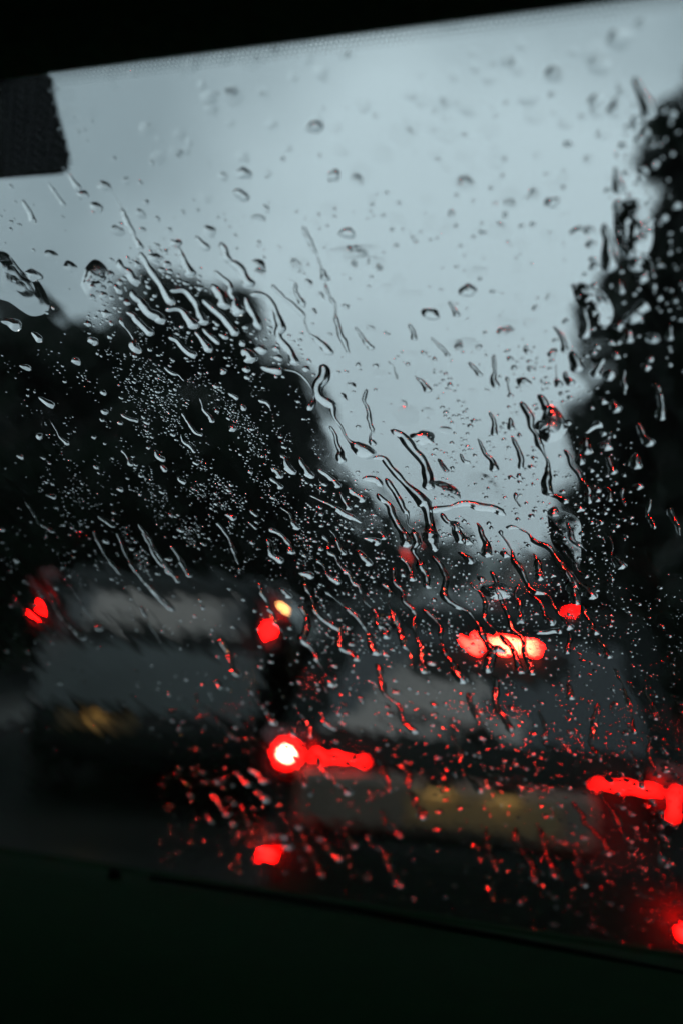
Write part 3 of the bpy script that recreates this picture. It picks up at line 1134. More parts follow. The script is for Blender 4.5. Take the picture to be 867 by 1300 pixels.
def drop_geo(seed, nr=5, ns=18, lump=0.12, contact=0.9, slump=0.15):
    """a bead of unit radius: rings from the rim to the top, plus the flat underside"""
    rs = random.Random(seed)
    ph = [rs.uniform(0, 6.28) for _ in range(4)]
    am = [lump * rs.uniform(0.4, 1.0) / (k + 1) ** 0.5 for k in range(4)]
    v = []
    R = 1 / math.sin(contact)
    for j in range(nr):
        t = 1 - j / nr
        z = math.sqrt(max(0, R * R - t * t)) - R * math.cos(contact)
        for k in range(ns):
            a = 6.2832 * k / ns
            r = t * (1 + sum(am[i] * math.cos((i + 2) * a + ph[i]) for i in range(4)) * (0.4 + 0.6 * t))
            v.append((r * math.cos(a), r * math.sin(a) + slump * z, z))
    v.append((0, slump * (R - R * math.cos(contact)), R - R * math.cos(contact)))
    f = []
    for j in range(nr - 1):
        for k in range(ns):
            b = (k + 1) % ns
            f.append((j * ns + k, j * ns + b, (j + 1) * ns + b, (j + 1) * ns + k))
    top = nr * ns
    for k in range(ns):
        f.append(((nr - 1) * ns + k, (nr - 1) * ns + (k + 1) % ns, top))
    f.append(tuple(range(ns - 1, -1, -1)))
    return v, f


BEADS = []
for i in range(14):
    vv, ff = drop_geo(100 + i, nr=6, ns=24, lump=0.10 + 0.012 * i, contact=0.75 + 0.03 * (i % 7), slump=0.1 + 0.03 * (i % 5))
    me = bpy.data.meshes.new('bead')
    me.from_pydata(vv, [], ff)
    sm = [True] * len(ff)
    sm[-1] = False
    me.polygons.foreach_set('use_smooth', sm)
    me.materials.append(WATER)
    fix_winding(me)
    BEADS.append(me)


def film(pix, hpx, label, seed, waves=0.0, wfreq=3.0, ring=0.0, name='water_film'):
    """a wide lens of water with its own outline; waves add ripples, ring a raised concentric swell"""
    g = [glass(x, y) for x, y in pix]
    depth = sum(q[2] for q in g) / len(g)
    c0 = np.array([sum(q[0] for q in g), sum(q[1] for q in g)]) / len(g)
    pts = [(q[0] - c0[0], q[1] - c0[1]) for q in g]
    loop, _, _ = smooth_path(pts + [pts[0]], 0.0008)
    loop = loop[:-1]
    n = len(loop)
    H = hpx * depth / FPX
    size = np.linalg.norm(loop, axis=1).mean()
    nr = 14
    v, f = [], []
    for j in range(nr):
        t = 1 - j / nr
        for k in range(n):
            x, y = loop[k] * t
            z = H * (1 - t ** 2.2) ** 1.25
            if waves:
                z *= 1 + waves * mnoise.noise(Vector((x / size * wfreq, y / size * wfreq, seed)))
            if ring:
                z *= 1 + ring * math.cos(t * 14) * (0.4 + t)
            v.append((x, y, max(z, 0) if j else 0.0))
    v.append((0, 0, H))
    for j in range(nr - 1):
        for k in range(n):
            b = (k + 1) % n
            f.append((j * n + k, j * n + b, (j + 1) * n + b, (j + 1) * n + k))
    for k in range(n):
        f.append(((nr - 1) * n + k, (nr - 1) * n + (k + 1) % n, nr * n))
    f.append(tuple(range(n - 1, -1, -1)))
    o = mesh_obj(name, v, f, WATER, None, True)
    sm = [True] * len(f)
    sm[-1] = False
    o.data.polygons.foreach_set('use_smooth', sm)
    fix_winding(o.data)
    tag(o, label, 'water film', 'wide films of rainwater on the windscreen')
    place(o, float(c0[0]), float(c0[1]))
    return o


# ---- the thin running sheet of water over the whole pane: real relief, a fraction of a millimetre
def sheet():
    ua, ub = U_L * 0.75, U_R - 0.005
    NU, NV = 520, 470
    us = np.linspace(ua, ub, NU)
    vs = np.linspace(-0.03, VLEN + 0.02, NV)
    v = []
    for vv_ in vs:
        fv = vv_ / VLEN
        for uu in us:
            wu = uu - 0.28 * vv_ + 0.006 * mnoise.noise(Vector((uu * 30, vv_ * 18, 3)))      # the run drifts to the right
            n1 = mnoise.noise(Vector((wu / 0.011, vv_ / 0.045, 1)))
            n2 = mnoise.noise(Vector((wu / 0.0042, vv_ / 0.011, 7)))
            n3 = mnoise.noise(Vector((uu / 0.05, vv_ / 0.06, 11)))
            amp = np.interp(fv, [0, 0.12, 0.32, 0.6, 0.74, 1], [0.25, 0.35, 1.0, 0.9, 0.26, 0.2]) * (1 + 0.5 * n3)
            v.append((uu, vv_, 0.00042 + amp * (0.00010 * n1 + 0.000024 * n2)))
    n = NU * NV
    v += [(ua, vs[0], 0.00002), (ub, vs[0], 0.00002), (ub, vs[-1], 0.00002), (ua, vs[-1], 0.00002)]
    f = []
    for j in range(NV - 1):
        for k in range(NU - 1):
            a = j * NU + k
            f.append((a, a + 1, a + NU + 1, a + NU))
    sm = [True] * len(f) + [False] * 5
    f.append((n, n + 3, n + 2, n + 1))
    f.append(tuple([n, n + 1] + list(range(NU - 1, -1, -1))))
    f.append(tuple([n + 2, n + 3] + list(range((NV - 1) * NU, NV * NU))))
    f.append(tuple([n + 3, n] + list(range(0, n, NU))))
    f.append(tuple([n + 1, n + 2] + list(range(n - 1, 0, -NU))))
    o = mesh_obj('water_sheet', v, f, WATER)
    o.data.polygons.foreach_set('use_smooth', sm)
    p = wpt(0, 0, GLASS_T)
    o.matrix_world = Matrix.Translation(p) @ MW
    tag(o, kind='stuff')


sheet()

# traced rivulets: photo pixels, width, label
RIV = [
 ([(385,288),(395,313),(406,336),(413,358)], 6, 'faint upper half of the long thin streak high in the pale sky'),
 ([(412,360),(418,376),(425,392),(427,407),(432,427),(437,437),(442,450)], 5.5, 'long thin dark streak hanging alone in the pale sky'),
 ([(345,362),(358,378),(373,390),(383,399),(388,414),(393,425),(408,437),(421,452)], 8, 'wavy rivulet leaving the tree line towards the thin lone streak'),
 ([(366,355),(374,359),(375,371),(380,381),(385,392)], 6, 'short hooked streak with a blob at its head above the fork'),
 ([(411,463),(412,480),(406,500),(421,516),(426,531),(436,544),(444,559),(461,572),(474,583)], 13, 'thick rivulet curving out of the fork beside the dark treetops'),
 ([(360,470),(375,473),(388,483),(395,495),(398,511),(390,522)], 10, 'bright arched rivulet ending in the fork at the treetops'),
 ([(465,495),(461,508),(467,521),(469,539),(472,549),(469,559),(476,567)], 5.5, 'thin squiggling dark rivulet in the pale sky'),
 ([(472,584),(487,584),(502,602),(517,617),(532,632),(543,645),(546,660),(546,684),(551,702)], 15, 'broad glossy rivulet sweeping down to the right across mid glass'),
 ([(494,549),(510,556),(522,572),(535,584),(543,602),(543,624)], 15, 'broad clear rivulet bending beside the small red lens drop'),
 ([(558,584),(567,601)], 5, 'tiny slanting dash of water in the pale mist'),
 ([(403,596),(416,607),(430,621)], 7, 'short bright streak before the dark trees, uppermost of a stepped row'),
 ([(393,630),(416,640),(436,653),(459,665)], 7.5, 'long bright shallow streak across the dark trees at mid glass'),
 ([(430,626),(444,649)], 6, 'short steep bright streak just above the long shallow one'),
 ([(479,627),(494,643),(500,661),(510,680),(516,697)], 11, 'bright steep rivulet running down to the red traffic signal'),
 ([(459,611),(474,612),(483,620)], 9, 'small bright arch of water over the steep rivulet'),
 ([(440,620),(451,630),(462,639)], 9, 'short bright smear left of the small bright arch'),
 ([(548,706),(560,721),(566,738),(563,757),(578,770),(596,780),(607,796),(615,813),(624,828),(619,840),(618,856)], 10, 'long meandering rivulet crossing the lit high brake light'),
 ([(622,858),(628,869),(630,897),(640,915),(653,936)], 9, 'dark lower rivulet leaving the high brake light downwards'),
 ([(536,773),(549,788),(558,801),(558,813),(567,834),(577,846),(581,861),(588,870)], 9, 'red glowing rivulet left of the high brake light'),
 ([(593,880),(600,902),(607,923)], 8, 'dark tail of the red glowing rivulet'),
 ([(411,752),(426,765),(441,777),(456,792),(469,813),(478,834)], 9, 'long dark rivulet slanting over the left side of the rear window ahead'),
 ([(480,844),(487,882),(506,897),(511,917),(529,933)], 8, 'broken red beaded rivulet over the bottom of the rear window ahead'),
 ([(379,729),(390,730),(399,734)], 9, 'short bright horizontal streak left of a small red fleck'),
 ([(451,699),(461,711),(472,719)], 9, 'short bright streak below the trees, slanting right'),
 ([(461,686),(472,688),(482,693)], 9, 'short bright flat dash above the slanting one'),
 ([(477,676),(482,678),(487,687)], 6, 'thin bent thread of water left of the traffic signal'),
 ([(635,674),(641,686),(650,701),(650,714),(658,724),(672,745),(680,752),(695,758),(705,773),(715,788),(722,802)], 9, 'long double-edged rivulet running down to the square red lamp'),
 ([(721,804),(723,814),(719,832)], 8, 'red beaded foot of the rivulet below the square red lamp'),
 ([(722,851),(721,870),(723,890)], 7, 'faint dark thread below the red beaded foot'),
 ([(641,671),(654,670),(669,676),(680,690),(697,697),(707,712),(713,724),(723,737),(728,752),(732,770)], 10, 'dark arching rivulet along the foot of the pale sky'),
 ([(718,724),(728,737),(743,750),(752,763)], 10, 'bright red rivulet beside the dark evergreens, upper piece'),
 ([(738,768),(743,783),(751,793),(755,808)], 9, 'bright red rivulet right of the square red lamp, lower piece'),
 ([(755,812),(766,822),(771,838)], 7, 'thin red flecked thread under the bright red rivulet'),
 ([(780,850),(790,870),(799,899),(804,933)], 6, 'faint thread sinking into the dark at lower right'),
 ([(671,755),(682,765),(690,783),(702,796)], 8, 'red edged rivulet left of the square red lamp'),
 ([(676,803),(690,804),(703,802),(714,803)], 8, 'dark flat hook of water at the right end of the brake light'),
 ([(580,702),(592,710),(598,718)], 9, 'small red edged streak over the dark car beyond'),
 ([(545,652),(570,647),(591,642),(608,646),(626,648),(642,656)], 12, 'nearly level band of water bridging the mist at mid glass'),
 ([(644,479),(646,506)], 6, 'short upright dark streak in the pale sky right of centre'),
 ([(621,524),(626,539),(627,555)], 6, 'short upright streak below left of its neighbour in the pale sky'),
 ([(648,531),(648,548)], 6, 'tiny upright streak above the longer kinked one'),
 ([(649,554),(658,574),(659,597)], 6, 'kinked thin streak dark against the grey mist'),
 ([(660,511),(669,526),(674,544),(682,557),(686,569),(695,585),(697,597),(693,618),(692,631)], 10, 'long dark rivulet skirting the evergreens at right'),
 ([(682,502),(692,516),(692,536),(687,543)], 10, 'thick dark rivulet pouring into the bulging drop'),
 ([(693,628),(706,632),(721,640)], 9, 'red and white lens streak at the end of the long dark rivulet'),
 ([(705,644),(703,658)], 9, 'dark blot of water under the red and white lens streak'),
 ([(556,583),(561,592),(567,601)], 5, 'tiny slanting dash beside the first one in the mist'),
 ([(583,577),(588,586),(597,588)], 5, 'small hooked thread of water in the mist'),
 ([(703,415),(713,430),(717,449)], 7, 'thin streak at the ragged edge of the evergreens'),
 ([(726,446),(728,460),(732,475)], 10, 'curved pale streak on the dark evergreens'),
 ([(768,456),(760,466),(751,480)], 10, 'slanting pale dash on the dark evergreens, first of three'),
 ([(782,473),(776,477),(771,485)], 9, 'pale bent dash on the dark evergreens, second of three'),
 ([(792,470),(793,485),(792,502)], 7, 'upright pale dash on the dark evergreens, third of three'),
 ([(799,418),(798,427),(797,437)], 9, 'short upright pale dash above the slanting one at right'),
 ([(850,413),(850,434)], 8, 'faint upright dash near the right edge of the view'),
 ([(743,551),(754,541),(764,537)], 9, 'pale arch of water capping the speckled patch at right'),
 ([(745,555),(744,566),(745,579)], 9, 'pale upright piece under the arch at right'),
 ([(738,576),(738,592)], 7, 'small pale upright piece beneath the arch at right'),
 ([(766,284),(768,300),(770,320),(774,347)], 14, 'thick dark rivulet on the edge of the tall evergreens'),
 ([(783,305),(793,316),(803,328)], 9, 'slanting rivulet inside the looping drop at right'),
 ([(797,406),(808,396),(821,384)], 11, 'bright slanting dash right of the film on the evergreens'),
 ([(789,358),(789,375)], 9, 'short bright blot below the looping drop'),
 ([(805,98),(815,120),(828,150)], 12, 'dark jagged streak at the top right corner'),
 ([(780,212),(782,230),(786,248)], 10, 'faint soft streak in the sky above the looping drop'),
 ([(178,320),(188,337),(200,357),(213,375),(218,389)], 10, 'bright white rivulet at the top of the dark trees on the left'),
 ([(223,312),(229,322),(236,338),(244,353)], 8, 'dark rivulet hanging from a blob above the left trees'),
 ([(215,370),(231,371),(243,382),(254,400),(261,414)], 10, 'bright arched rivulet on the left trees, uppermost of two'),
 ([(210,396),(226,394),(238,405),(248,419)], 9, 'bright arched rivulet on the left trees, lower of two'),
 ([(247,421),(258,433),(269,448)], 8, 'bright straight streak continuing the lower arch'),
 ([(256,381),(269,393),(284,406),(297,421),(302,427)], 10, 'long bright wavy streak between the arches and the forked rivulets'),
 ([(256,418),(269,428),(279,438)], 9, 'short bright bar below the long wavy streak'),
 ([(269,361),(281,378),(284,394)], 11, 'bright thick streak above the long wavy one'),
 ([(248,300),(256,309),(265,319)], 7, 'faint streak in the pale sky above the left trees'),
 ([(281,308),(287,329),(302,343),(320,366)], 11, 'dark edged rivulet coming out of the sky onto the left trees'),
 ([(309,377),(320,398),(331,420)], 12, 'broad pale streak between two forked rivulets'),
 ([(317,375),(337,379),(350,395),(358,416),(356,428),(368,447),(377,465)], 11, 'long pale rivulet bounding the treetops on the right'),
 ([(322,444),(330,445),(338,450)], 10, 'thick short bright bar under the broad pale streak'),
 ([(304,445),(314,451),(321,462)], 10, 'bright curled bar left of the thick short one'),
 ([(302,433),(310,441)], 9, 'small bright bar between two longer ones'),
 ([(330,467),(347,471),(358,470)], 9, 'ragged bright line leading into the arched rivulet'),
 ([(213,430),(222,432),(231,441),(240,449),(250,453)], 8, 'broken bright line low on the left trees'),
 ([(279,468),(287,475)], 7, 'small bright fleck below the broken line'),
 ([(289,500),(296,503),(303,507)], 6, 'thin bright fleck on the black part of the trees'),
 ([(304,514),(312,522)], 6, 'thin bright fleck just right of another on the black trees'),
 ([(292,540),(298,549)], 8, 'bright short fleck above the speckled lanes'),
 ([(196,572),(200,581),(210,585)], 8, 'brightest small crescent on the black left side'),
 ([(203,591),(207,595),(212,600)], 6, 'small dash just beneath the brightest crescent'),
 ([(226,605),(228,611),(236,614)], 6, 'tiny bright tick right of the brightest crescent'),
 ([(342,596),(349,600),(356,609)], 8, 'bright arched fleck at the end of a speckled lane'),
 ([(341,608),(350,613),(358,622)], 6, 'thin thread below the bright arched fleck'),
 ([(316,649),(327,657)], 8, 'bright short dash among fine drops left of centre'),
 ([(314,664),(326,673)], 5, 'thin dash below the bright short one'),
 ([(285,655),(292,656),(300,660)], 8, 'flat bright dash with a red drop below it'),
 ([(254,690),(262,694)], 8, 'single bright comma on the dark left side'),
 ([(276,664),(289,684),(297,702),(304,718)], 7, 'dim rivulet running down above the amber lamp'),
 ([(180,677),(190,692),(200,710),(213,725),(228,741)], 8, 'dim rivulet crossing the grey car roof, right of centre'),
 ([(216,694),(228,710),(241,734)], 8, 'dim rivulet beside the bluish patch on the grey car'),
 ([(180,738),(200,755),(222,777)], 8, 'dim rivulet over the grey car rear window'),
 ([(124,656),(134,663),(145,671)], 7, 'thin red dash on the dark trees above the grey car'),
 ([(148,677),(155,691),(160,707),(173,727),(188,745),(203,762),(219,777)], 7.5, 'long dim rivulet down the middle of the grey car'),
 ([(117,674),(127,694),(134,707),(147,722),(153,731)], 7, 'red edged rivulet left of the thin red dash'),
 ([(175,666),(188,684),(198,701),(206,714),(217,731)], 7, 'grey thread above the bluish patch'),
 ([(86,742),(99,760),(112,780),(128,802)], 8, 'dim rivulet right of the far left red lamp'),
 ([(61,752),(71,775),(86,793),(108,813)], 9, 'dim rivulet running off the far left red lamp'),
 ([(15,757),(30,778),(51,793),(72,809)], 8, 'dim rivulet left of the far left red lamp'),
 ([(178,770),(188,790),(204,818)], 7, 'dim thread at the right of the grey tailgate'),
 ([(0,409),(10,410),(26,419)], 10, 'bright bent dash at the left edge of the view'),
 ([(39,422),(46,427),(54,434)], 9, 'bright dash right of the bent one at the left edge'),
 ([(24,466),(32,467),(39,471)], 7, 'small flat dash below the bent one at the left edge'),
 ([(48,505),(58,512),(69,518)], 7, 'bright broken dash on the black trees at far left'),
 ([(90,461),(102,461)], 9, 'bright flat fleck under a dark arc of water'),
 ([(110,434),(116,433),(124,438)], 8, 'bright fleck at the top of the speckled trees'),
 ([(127,522),(137,527)], 8, 'bright fleck in the middle of the speckled trees'),
 ([(126,499),(135,501)], 7, 'small bright fleck above another in the speckled trees'),
 ([(44,552),(48,555),(53,558)], 7, 'small bent fleck low on the black trees at far left'),
 ([(20,579),(29,581)], 7, 'flat fleck low at the left edge'),
 ([(57,629),(64,630),(71,633)], 8, 'bright flat fleck far above the left red lamp'),
 ([(147,621),(156,622)], 8, 'grey flat fleck above the thin red dash'),
 ([(278,811),(283,821),(291,836),(296,852),(304,860)], 9, 'red lit rivulet left of the round red lamp'),
 ([(316,877),(332,897),(348,922)], 7, 'dark thread between the red lit rivulet and the hot lamp'),
 ([(380,770),(387,786),(389,803),(385,814),(398,826),(408,847),(423,874)], 9, 'red beaded rivulet right of the amber lamp'),
 ([(354,748),(361,753),(368,761)], 8, 'small streak over the top of the amber lamp'),
 ([(273,864),(277,869),(282,876)], 8, 'small red dash under the red lit rivulet'),
 ([(268,1008),(278,1022),(290,1038)], 10, 'soft red dash left of the hot lamp, longest of its set'),
 ([(314,978),(329,986),(338,997)], 13, 'thick red smear just below left of the hot lamp'),
 ([(299,980),(309,990),(317,1000)], 9, 'red smear left of the thick one'),
 ([(321,1004),(332,1013),(343,1019)], 10, 'red smear below the thick one'),
 ([(259,1033),(271,1047)], 9, 'faint red dash at the far left of the red set'),
 ([(369,922),(371,936)], 9, 'red and white bead streak above the hot lamp'),
 ([(28,254),(36,270),(43,285)], 7, 'soft faint streak under the mirror patch'),
 ([(60,232),(71,247),(82,263)], 6, 'soft thin streak right under the mirror patch'),
 ([(84,219),(90,230),(99,243)], 7, 'thin streak falling from the corner of the mirror patch'),
 ([(136,236),(150,258),(178,318)], 7, 'long faint streak leading down to the bright white rivulet'),
 ([(295,244),(303,247),(313,257)], 10, 'dark wedge shaped drop high in the sky, lower of a pair'),
 ([(317,279),(328,277),(336,282)], 7, 'small dark comma right of the wedge shaped drop'),
 ([(429,297),(440,299),(450,298)], 10, 'flat double blob in the upper sky'),
 ([(800,955),(810,975),(814,1003)], 6, 'thin thread above the right red lamp'),
]
# red beads in chains at lower right, and single drops placed by eye: x, y, radius in pixels
SINGLE = [(400,162,9,'dark round drop highest in the pale sky'), (309,221,9,'dark drop high in the sky, upper of a pair'),
 (423,224,8,'blurred oval drop right of the dark pair in the sky'), (122,264,8,'dark slanted drop near the mirror patch, lower one'),
 (105,248,7,'dark slanted drop near the mirror patch, upper one'), (131,237,8,'soft flat drop right of the mirror patch'),
 (700,258,8,'lone dark round drop in the sky at right'), (546,400,10,'flat lens drop in the middle of the sky'),
 (593,370,10,'faint round drop in the sky right of centre'), (537,557,13,'flat drop with a red spark in its middle'),
 (664,486,8,'dark forked drop left of the evergreens'), (747,293,6,'small round drop left of the thick dark rivulet'),
 (827,430,9,'pale soft drop on the evergreens'), (802,404,11,'bright soft drop on the evergreens'), (807,337,9,'round pale drop inside the loop'),
 (813,354,8,'pale drop under the loop'), (769,567,8,'pale drop inside the speckled patch at right'), (42,350,10,'bright drop at the rim of the rippled film'),
 (196,328,8,'dark headed drop over the left treetops'), (223,310,7,'blob at the head of the hanging rivulet'), (632,826,8,'dark drop inside the lit brake light'),
 (696,541,14,'heavy dark drop under the thick rivulet at right'), (548,843,6,'dark drop with a pale foot on the rear window ahead'),
 (489,832,5,'small dark drop at the left of the rear window ahead'), (630,752,17,'large ring shaped drop edged red above the brake light'),
 (661,789,6,'dark round drop above the brake light'), (686,541,8,'small dark drop touching the heavy one'),
 (640,705,6,'clear drop on the dark car beyond'), (592,688,7,'dark flat drop under the level band'), (578,669,8,'double flat drop under the level band')]
CHAIN = [(789,984,4),(784,1008,4),(789,1026,5),(801,1035,5),(805,1052,5),(809,1060,4),(815,1068,6),(803,1078,5),(803,1085,4),(811,1090,4),(815,1103,6),(817,1111,4),
 (807,973,4),(810,983,4),(813,1000,4),(827,1018,4),(829,1022,4),(838,1032,5),(841,1039,4),(847,1046,6),(838,1050,5),(840,1062,4),(847,1068,6),(846,1076,4),(841,1091,5),(849,1096,6),
 (842,953,4),(845,958,4),(844,980,5),(296,1047,6),(304,1060,7),(261,994,6),(278,994,6),(793,932,5),(797,921,3),(830,938,4),(823,1170,5),(751,1177,5),(347,1063,5),(360,1064,6),(366,1077,4),(380,1051,6),(395,1009,5),(331,848,4),(447,1150,4)]

for i, (pix, w, lb) in enumerate(RIV):
    rivulet(pix, w, lb, i + 1)

film([(-14,318),(8,322),(28,345),(50,360),(62,392),(40,402),(12,385),(-10,372)], 3.2, 'rippled wide film of water at the left edge over the treetops', 1, waves=0.25, wfreq=2, ring=0.12)
film([(101,362),(107,342),(119,330),(133,338),(140,356),(130,372),(112,378)], 6, 'ring shaped film over the left treetops', 2, waves=0.2, ring=0.12)
film([(778,270),(795,254),(815,258),(828,285),(826,315),(812,332),(795,330),(780,305)], 6, 'looping lens of water on the tall evergreens at right', 3, waves=0.2, wfreq=2, ring=0.14)
film([(725,365),(742,360),(765,372),(778,395),(770,415),(748,405),(732,385)], 5, 'smeared film at the edge of the evergreens', 4, waves=0.4, wfreq=3)
film([(692,515),(705,518),(716,532),(720,545),(708,560),(692,562),(683,548)], 7, 'bulging drop of water biting into the evergreens', 5, waves=0.2)
film([(545,612),(560,612),(580,622),(584,640),(566,645),(550,634)], 1.5, 'thin clear film left of the level band', 6, waves=0.3)
film([(590,604),(612,600),(630,612),(640,640),(610,642),(594,630)], 1.5, 'thin clear film above the level band', 7, waves=0.3)
film([(694,655),(712,650),(735,662),(737,690),(735,720),(718,712),(700,690)], 1.2, 'smooth grey film at the foot of the evergreens', 9, waves=0.2)
film([(415,318),(440,312),(478,312),(480,322),(445,330),(418,330)], 2, 'flat soft smear of water in the upper sky', 10, waves=0.4)
film([(470,785),(490,780),(505,788),(500,800),(480,802)], 2, 'oval film over the rear window ahead', 11, waves=0.2)

# more runs, each following the drift of the water between its neighbours
MORE = []
_seg = [(p[0], p[1]) for q in RIV for p in q[0]]
rr_ = random.Random(21)


def grow(n, box, lenr, wr, ok, gap):
    k = 0
    for _ in range(n * 40):
        if k >= n:
            break
        x, y = rr_.uniform(box[0], box[2]), rr_.uniform(box[1], box[3])
        if not ok(x, y):
            continue
        Ln = rr_.uniform(*lenr)
        pts = [(x, y)]
        a = math.radians(46 + 26 * min(1, max(0, (x - 150) / 600)) + rr_.uniform(-8, 8))
        while Ln > 0:
            st = rr_.uniform(8, 15)
            b = a + math.radians(rr_.uniform(-30, 30))
            x, y = x + st * math.cos(b), y + st * math.sin(b)
            pts.append((x, y))
            Ln -= st
        if any(min((p[0] - q[0]) ** 2 + (p[1] - q[1]) ** 2 for q in _seg) < gap * gap for p in pts):
            continue
        _seg.extend(pts)
        MORE.append((pts, rr_.uniform(*wr)))
        k += 1


_tl = lambda x: float(np.interp(x, [0, 60, 110, 200, 300, 380, 425, 480, 540, 620, 690, 700, 760, 800, 867], [350, 385, 350, 320, 380, 430, 545, 600, 640, 680, 700, 460, 300, 120, 90]))
grow(10, (200, 330, 600, 640), (90, 170), (7, 11), lambda x, y: -25 < y - _tl(x) < 60, 9)
grow(10, (380, 600, 700, 760), (90, 190), (6, 9), lambda x, y: y > _tl(x), 10)
grow(22, (150, 300, 640, 690), (30, 85), (6, 10), lambda x, y: -30 < y - _tl(x) < 70, 11)
grow(26, (330, 560, 720, 760), (25, 90), (5, 8.5), lambda x, y: y > _tl(x), 12)
grow(9, (20, 430, 420, 660), (12, 50), (4, 6), lambda x, y: y > _tl(x) + 60, 14)
grow(26, (240, 740, 860, 1080), (25, 80), (5, 8), lambda x, y: y < 1060 + 0.1 * x, 16)
grow(14, (700, 300, 850, 700), (14, 50), (6, 9), lambda x, y: y > _tl(x), 13)
grow(10, (430, 380, 700, 640), (14, 40), (4.5, 6), lambda x, y: y < _tl(x) - 10, 16)

# ---- the beads: density and size by region of the glass
SEGS = []
for pix, w, lb in RIV:
    for (a, b) in zip(pix, pix[1:]):
        SEGS.append((a[0], a[1], b[0], b[1], w * 0.5 + 1.0))
for pix, w in MORE:
    for (a, b) in zip(pix, pix[1:]):
        SEGS.append((a[0], a[1], b[0], b[1], w * 0.5 + 1.0))
SEGS = np.array(SEGS)


def clear_of_rivulets(x, y, r):
    ok = np.ones(len(x), bool)
    for (ax, ay, bx, by, w) in SEGS:
        dx, dy = bx - ax, by - ay
        l2 = dx * dx + dy * dy + 1e-6
        t = np.clip(((x - ax) * dx + (y - ay) * dy) / l2, 0, 1)
        d = np.hypot(x - ax - t * dx, y - ay - t * dy)
        ok &= d > w + r
    return ok


def lane(x, y, sc, sd):
    """lanes swept clean by earlier drops, following the wandering run of the water"""
    o = np.empty(len(x))
    for i in range(len(x)):
        wx = 30 * mnoise.noise(Vector((x[i] / 150, y[i] / 150, sd + 20))) + 8 * mnoise.noise(Vector((x[i] / 40, y[i] / 40, sd + 30)))
        k = 0.62 + 0.30 * min(1, max(0, x[i] / 800))           # the run turns steeper to the right
        c, s = math.cos(k * 1.25), math.sin(k * 1.25)
        a, b = x[i] * c + y[i] * s, -x[i] * s + y[i] * c + wx
        o[i] = 0.8 * mnoise.noise(Vector((b / sc, a / (sc * 6), sd))) + 0.35 * mnoise.noise(Vector((x[i] / 17, y[i] / 17, sd + 3)))
    return o


def tree_line(x):
    return np.interp(x, [0, 60, 110, 200, 300, 380, 425, 480, 540, 620, 690, 700, 760, 800, 867], [350, 385, 350, 320, 380, 430, 545, 600, 640, 680, 700, 460, 300, 120, 90])


allx, ally, allr = [], [], []


def scatter(n, box, rfun, keep):
    x = rng.uniform(box[0], box[2], n)
    y = rng.uniform(box[1], box[3], n)
    r = rfun(n)
    k = keep(x, y) > rng.random(n)
    x, y, r = x[k], y[k], r[k]
    k = clear_of_rivulets(x, y, r)
    allx.extend(x[k]); ally.extend(y[k]); allr.extend(r[k])


logn = lambda med, sg, lo, hi: (lambda n: np.clip(med * np.exp(rng.normal(0, sg, n)), lo, hi))
sst = lambda a, b, t: np.clip((t - a) / (b - a), 0, 1) ** 2 * (3 - 2 * np.clip((t - a) / (b - a), 0, 1))
# sky: sparse soft beads
FLATFROM = len(allx)
scatter(240, (-10, 60, 800, 300), logn(2.6, 0.35, 1.5, 5), lambda x, y: 0.45 * sst(40, 260, y) * (y < tree_line(x)))
scatter(900, (0, 250, 720, 620), logn(1.8, 0.4, 0.9, 4.2), lambda x, y: 0.6 * (y < tree_line(x) + 15) * (0.35 + 0.65 * (lane(x, y, 30, 2) > -0.05)))
scatter(700, (540, 440, 700, 670), logn(1.9, 0.4, 0.9, 4.5), lambda x, y: 0.8 * (lane(x, y, 22, 5) > -0.1))
# ragged treetops on the left: crowded beads
scatter(2600, (110, 310, 400, 480), logn(2.6, 0.45, 1.0, 6.5), lambda x, y: sst(-25, 25, y - tree_line(x)) * sst(105, 40, y - tree_line(x)) * 0.85)
# the black left side: fine spray in lanes
def leftdark(x, y):
    d = y - tree_line(x)
    a = sst(30, 110, d) * sst(760, 690, y) * sst(520, 470, x)
    return a * (0.05 + 0.95 * sst(-0.08, 0.3, lane(x, y, 24, 1))) * (0.22 + 0.78 * sst(40, 260, x)) * (0.2 + 0.8 * sst(-0.2, 0.25, lane(x, y, 70, 8)))
scatter(24000, (0, 400, 540, 760), logn(0.9, 0.38, 0.45, 2.4), leftdark)
scatter(2200, (0, 400, 540, 760), logn(1.9, 0.4, 1.2, 4.0), leftdark)
# middle of the glass
scatter(5200, (380, 600, 780, 830), logn(1.45, 0.45, 0.7, 4.5), lambda x, y: 0.75 * (y > tree_line(x) - 5) * sst(-0.35, 0.1, lane(x, y, 20, 3)))
scatter(700, (380, 640, 760, 930), logn(2.6, 0.3, 1.8, 5.5), lambda x, y: 0.6 + 0 * x)
# lower right: bigger sparse beads, red lit
scatter(2300, (230, 760, 880, 1010), logn(1.8, 0.45, 0.9, 4.5), lambda x, y: 0.55 * sst(-0.4, 0.1, lane(x, y, 26, 6)) * (0.45 + 0.55 * sst(430, 700, x)))
scatter(1500, (420, 930, 880, 1235), logn(2.3, 0.42, 1.2, 5), lambda x, y: sst(1250, 1060, y - 0.12 * (x - 433)) * (0.25 + 0.6 * sst(500, 760, x)))
scatter(420, (200, 880, 460, 1110), logn(2.4, 0.4, 1.2, 5), lambda x, y: 0.6 + 0 * x)
scatter(500, (0, 640, 260, 960), logn(1.6, 0.4, 0.9, 4), lambda x, y: 0.35 + 0 * x)
